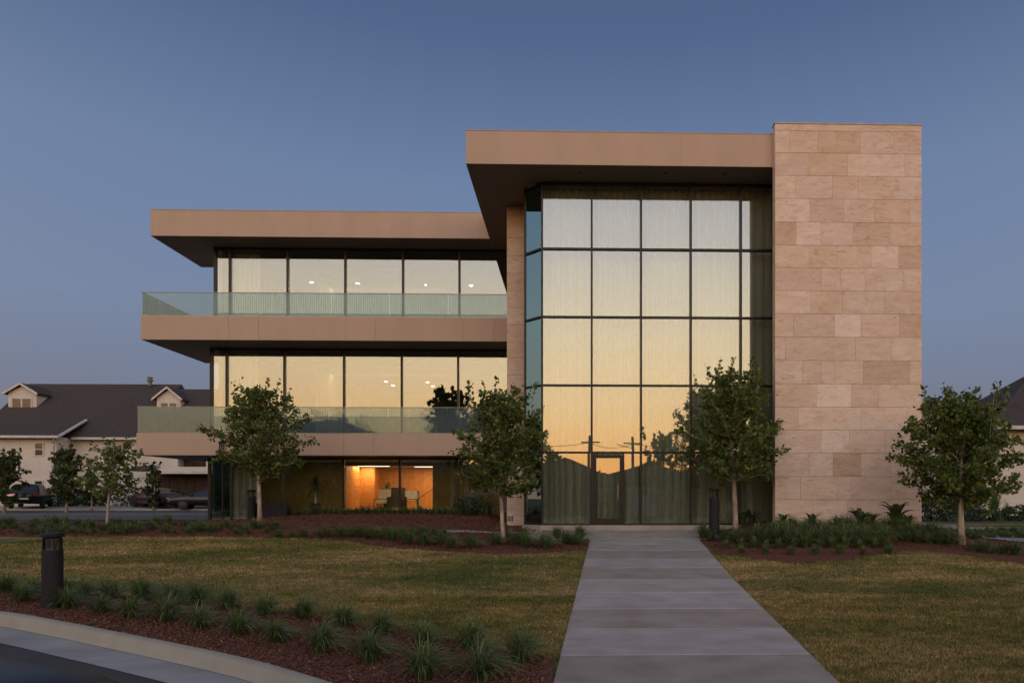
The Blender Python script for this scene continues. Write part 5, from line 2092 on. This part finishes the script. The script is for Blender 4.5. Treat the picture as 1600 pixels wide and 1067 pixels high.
# house on the right
HR = thing('house', 'cream walled house with a dark hipped roof at the right edge behind the tree', 'house', (20, 33, 0))
Yr = 33.0
ex0 = X(1537, 700, Yr)
ez = Z(1590, 663, Yr)
part('wall', MB().box(X(1560, 700, Yr + 1.5), 45, Yr + 1.5, Yr + 9, -.1, ez), M['siding'], HR)
hr = MB()
xa_ = X(1545, 662, Yr + .9)
zr_ = Z(1700, 520, Yr + 6)
hr.v = [(xa_, Yr + .9, ez), (48, Yr + .9, ez), (48, Yr + 10, ez), (xa_, Yr + 10, ez), (xa_ + 5.4, Yr + 5.5, ez + 3.6), (44, Yr + 5.5, ez + 3.6)]
hr.f = [(0, 1, 5, 4), (1, 2, 5), (2, 3, 4, 5), (3, 0, 4), (0, 3, 2, 1)]
part('roof', hr, M['roof'], HR)
part('gutter', MB().box(xa_ - .1, 48, Yr + .76, Yr + .89, ez - .15, ez + .03), M['white'], HR)
GW = thing('garden_wall', 'pale cream garden wall with a red brown coping behind the right tree', 'wall', (20, Yr, 0))
wt = Z(1590, 712, Yr)
part('wall_panel', MB().box(ex0, 45, Yr, Yr + .25, -.3, wt), M['siding'], GW)
part('coping', MB().box(ex0 - .05, 45, Yr - .06, Yr + .3, wt + .002, wt + .09), pm('red_brown_coping', (.16, .06, .05), None, 3, .7), GW)
SH = thing('garage_block', 'shaded grey lapped wall with a dark doorway right of the tower', 'outbuilding', (15, 36, 0))
sx0, sx1 = X(1425, 740, Yr + 3), X(1545, 740, Yr + 3)
part('wall', MB().box(sx0, sx1 + 1, Yr + 3, Yr + 5, -.3, Z(1480, 640, Yr + 3)), M['siding'], SH)
part('roof', MB().box(sx0 - .3, sx1 + 1.3, Yr + 2.4, Yr + 5.5, Z(1480, 640, Yr + 3) + .003, Z(1480, 632, Yr + 3)), M['roof'], SH)
part('door', MB().box(X(1491, 740, Yr + 2.9), X(1511, 740, Yr + 2.9), Yr + 2.93, Yr + 2.995, -.1, Z(1500, 745, Yr + 3) + .9), M['int_dark'], SH)
part('downpipe', MB().tube([(ex0 - .12, Yr - .05, -.2), (ex0 - .12, Yr - .05, wt - .1)], .06, 8), M['white'], GW)
# plants by the right wall
agave = strap_clump(91, n=70, h=1.05, spread=.42, w=.03, droop=.35)
for a, s, lab in ((1553, 1.0, 'upright spiky plant against the cream garden wall'), (1574, .5, 'small spiky plant right of the tall one at the garden wall')):
    q = U(a, 826, 30)
    q.z = g(q.x, 30) + .05
    place('spiky_plant', agave, q, s * 1.25, lab, 'plant', 'spiky plants at the garden wall')
for i, (a, w, h) in enumerate(((1452, 2.2, 1.0), (1475, 1.8, 1.4), (1530, 2.0, .6), (1592, 2.0, .7))):
    q = U(a, 828, 29)
    q.z = g(q.x, 29) - .05
    bush('shrub', ['low dark shrub just right of the stone tower', 'taller dark shrub beside the doorway right of the tower', 'low ground hugging shrub before the garden wall', 'low shrub at the right edge before the garden wall'][i], 'shrub', q, w, h, 95 + i, 'darkplant', 800, .07, 'shrubs beside the tower')
hb = U(1600, 700, 36)
bush('hedge', 'dark hedge showing above the cream garden wall at the right edge', 'hedge', (hb.x + .5, 36.5, 1.2), 5.0, 2.3, 101, 'darkplant', 1800, .10, d_=1.6)

# ------------------------------------------------------------------ across the road behind the viewer (seen mirrored in the glass)
def back_house(label, x, y, w, hgt, dpt, seed):
    z0_ = -1.9
    t_ = thing('house', label, 'house', (x, y, z0_), 'houses across the front road')
    part('wall', MB().box(x - w / 2, x + w / 2, y - dpt, y, z0_, z0_ + hgt * .55), M['siding'], t_)
    m_ = MB().prismy([(x - w / 2 - .4, z0_ + hgt * .55), (x + w / 2 + .4, z0_ + hgt * .55), (x, z0_ + hgt)], y - dpt - .4, y + .4)
    part('roof', m_, M['roof'], t_)
    for k in (-.28, .28):
        part('window', MB().box(x + w * k - .6, x + w * k + .6, y + .003, y + .05, z0_ + 1.1, z0_ + 2.3), M['dkwin'], t_)


VY = lambda px, py, Yv: U(px, py, Yv)


def mir(px, py, yb):
    """world point at depth yb (behind the viewer) whose mirror image in the lobby glass shows at this pixel"""
    p_ = U(px, py, 2 * YG - yb)
    return Vector((p_.x, yb, p_.z))


for i, (pxm, w, hp) in enumerate(((884, 19, 714), (1012, 23, 721), (1110, 17, 724), (800, 18, 718))):
    p = mir(pxm, hp, -58)
    back_house(['gabled house directly across the front road', 'second gabled house across the front road', 'third gabled house across the front road', 'gabled house across the road opposite the pier'][i], p.x, -58, w, p.z + 1.9, 9, i)
bt = [(860, 700, -52, 3.2), (1035, 668, -50, 4.5), (1130, 690, -54, 4), (760, 700, -60, 4.5), (690, 690, -66, 5), (560, 700, -64, 5), (430, 694, -62, 5), (1210, 690, -56, 5), (330, 700, -62, 5), (-100, 700, -60, 6), (1330, 690, -60, 6)]
for i, (pxm, pyt, yb, rx) in enumerate(bt):
    p = mir(pxm, pyt, yb)
    tree('broad tree across the front road seen only mirrored, ' + ordinal(i) + ' planted', (p.x, yb, -1.9), p.z, .2, rx, 200 + i, n_br=30, per=90, trunk_r=.2, leaf=.30, group='trees across the front road', name='street_tree')
wmir = lambda px, py, yb: Vector((U(px, py, 2 * YGW - yb).x, yb, U(px, py, 2 * YGW - yb).z))
for i, (pxm, pyt, yb, rx) in enumerate(((705, 601, -25, 4.3), (765, 618, -27, 3.4))):
    p = wmir(pxm, pyt, yb)
    tree(['tall broad tree behind the viewer mirrored in the middle balcony windows', 'second tall tree behind the viewer mirrored in the middle balcony windows'][i], (p.x, yb, -1.9), p.z, p.z - 7.5, rx, 300 + i, n_br=46, per=150, trunk_r=.25, leaf=.26, group='tall trees behind the viewer', name='street_tree')
tl = bush('distant_wood', 'far line of dark treetops across the front road', 'trees', (0, -110, -1.9), 330, 7.5, 300, 'darkplant', 9000, 1.3, d_=30)
tl['kind'] = 'stuff'
hl = MB()
hpts = [(-400, 14), (-230, 22), (-150, 19), (-110, 22), (-92, 25), (-76, 28), (-62, 24), (-50, 20), (-36, 15), (-20, 10.5), (-8, 6.5), (4, 6), (14, 9), (40, 10), (90, 10), (200, 16), (400, 12)]
hp2 = [(x, lerp_list(smoothcurve(hpts, 6), x)) for x in [-400 + 1.1 * i for i in range(728)]]
nz_ = len(hp2)
for (x, h) in hp2:
    for k, (yy, f_) in enumerate(((-120, 0), (-140, .62), (-160, 1), (-190, .8), (-260, 0))):
        hl.v.append((x, yy, -2.6 + (h * .93 + 1.7 + 1.0 * noise.noise((x * .09, k, 0)) + 1.5 * abs(noise.noise((x * .33, k * 3, 5))) + .8 * noise.noise((x * .9, k * 3, 9))) * f_))
for i in range(nz_ - 1):
    for k in range(4):
        a = i * 5 + k
        hl.f.append((a, a + 1, a + 6, a + 5))
tag(hl.build('hills', M['hill'], smooth=True), kind='structure')
polep = []
for i, (pxm, pyt) in enumerate(((922, 680), (987, 682), (1180, 676), (700, 676))):
    p = mir(pxm, pyt, -22)
    t = thing('utility_pole', ['wooden utility pole with crossarm mirrored beside the door', 'utility pole with a lamp arm mirrored right of the door', 'utility pole mirrored behind the entrance tree', 'utility pole mirrored beyond the stone pier'][i], 'utility pole', (p.x, p.y, -1.9), 'utility poles across the front road')
    MB().tube([(p.x, p.y, -2.1), (p.x, p.y, p.z)], [.17, .12], 10).build('post', M['bark'], t)
    MB().box(p.x - .9, p.x + .9, p.y - .06, p.y + .06, p.z - .7, p.z - .58).build('crossarm', M['bark'], t)
    if i == 1:
        MB().tube([(p.x, p.y, p.z - 1.1), (p.x - 1.6, p.y, p.z - .75)], .04, 6).build('lamp_arm', M['rail'], t)
    polep.append(p)
polep.sort(key=lambda p: p.x)
for i, (a, b) in enumerate(zip(polep, polep[1:])):
    pts = [a.lerp(b, k / 10) + Vector((0, 0, -.7 - .9 * (k / 10) * (1 - k / 10) * 4 * .5)) for k in range(11)]
    tag(MB().tube(pts, .025, 5).build('overhead_wire', M['black']), ['sagging wire between the first two utility poles', 'sagging wire between the two middle utility poles', 'sagging wire between the last two utility poles'][i], 'wire', 'overhead wires')
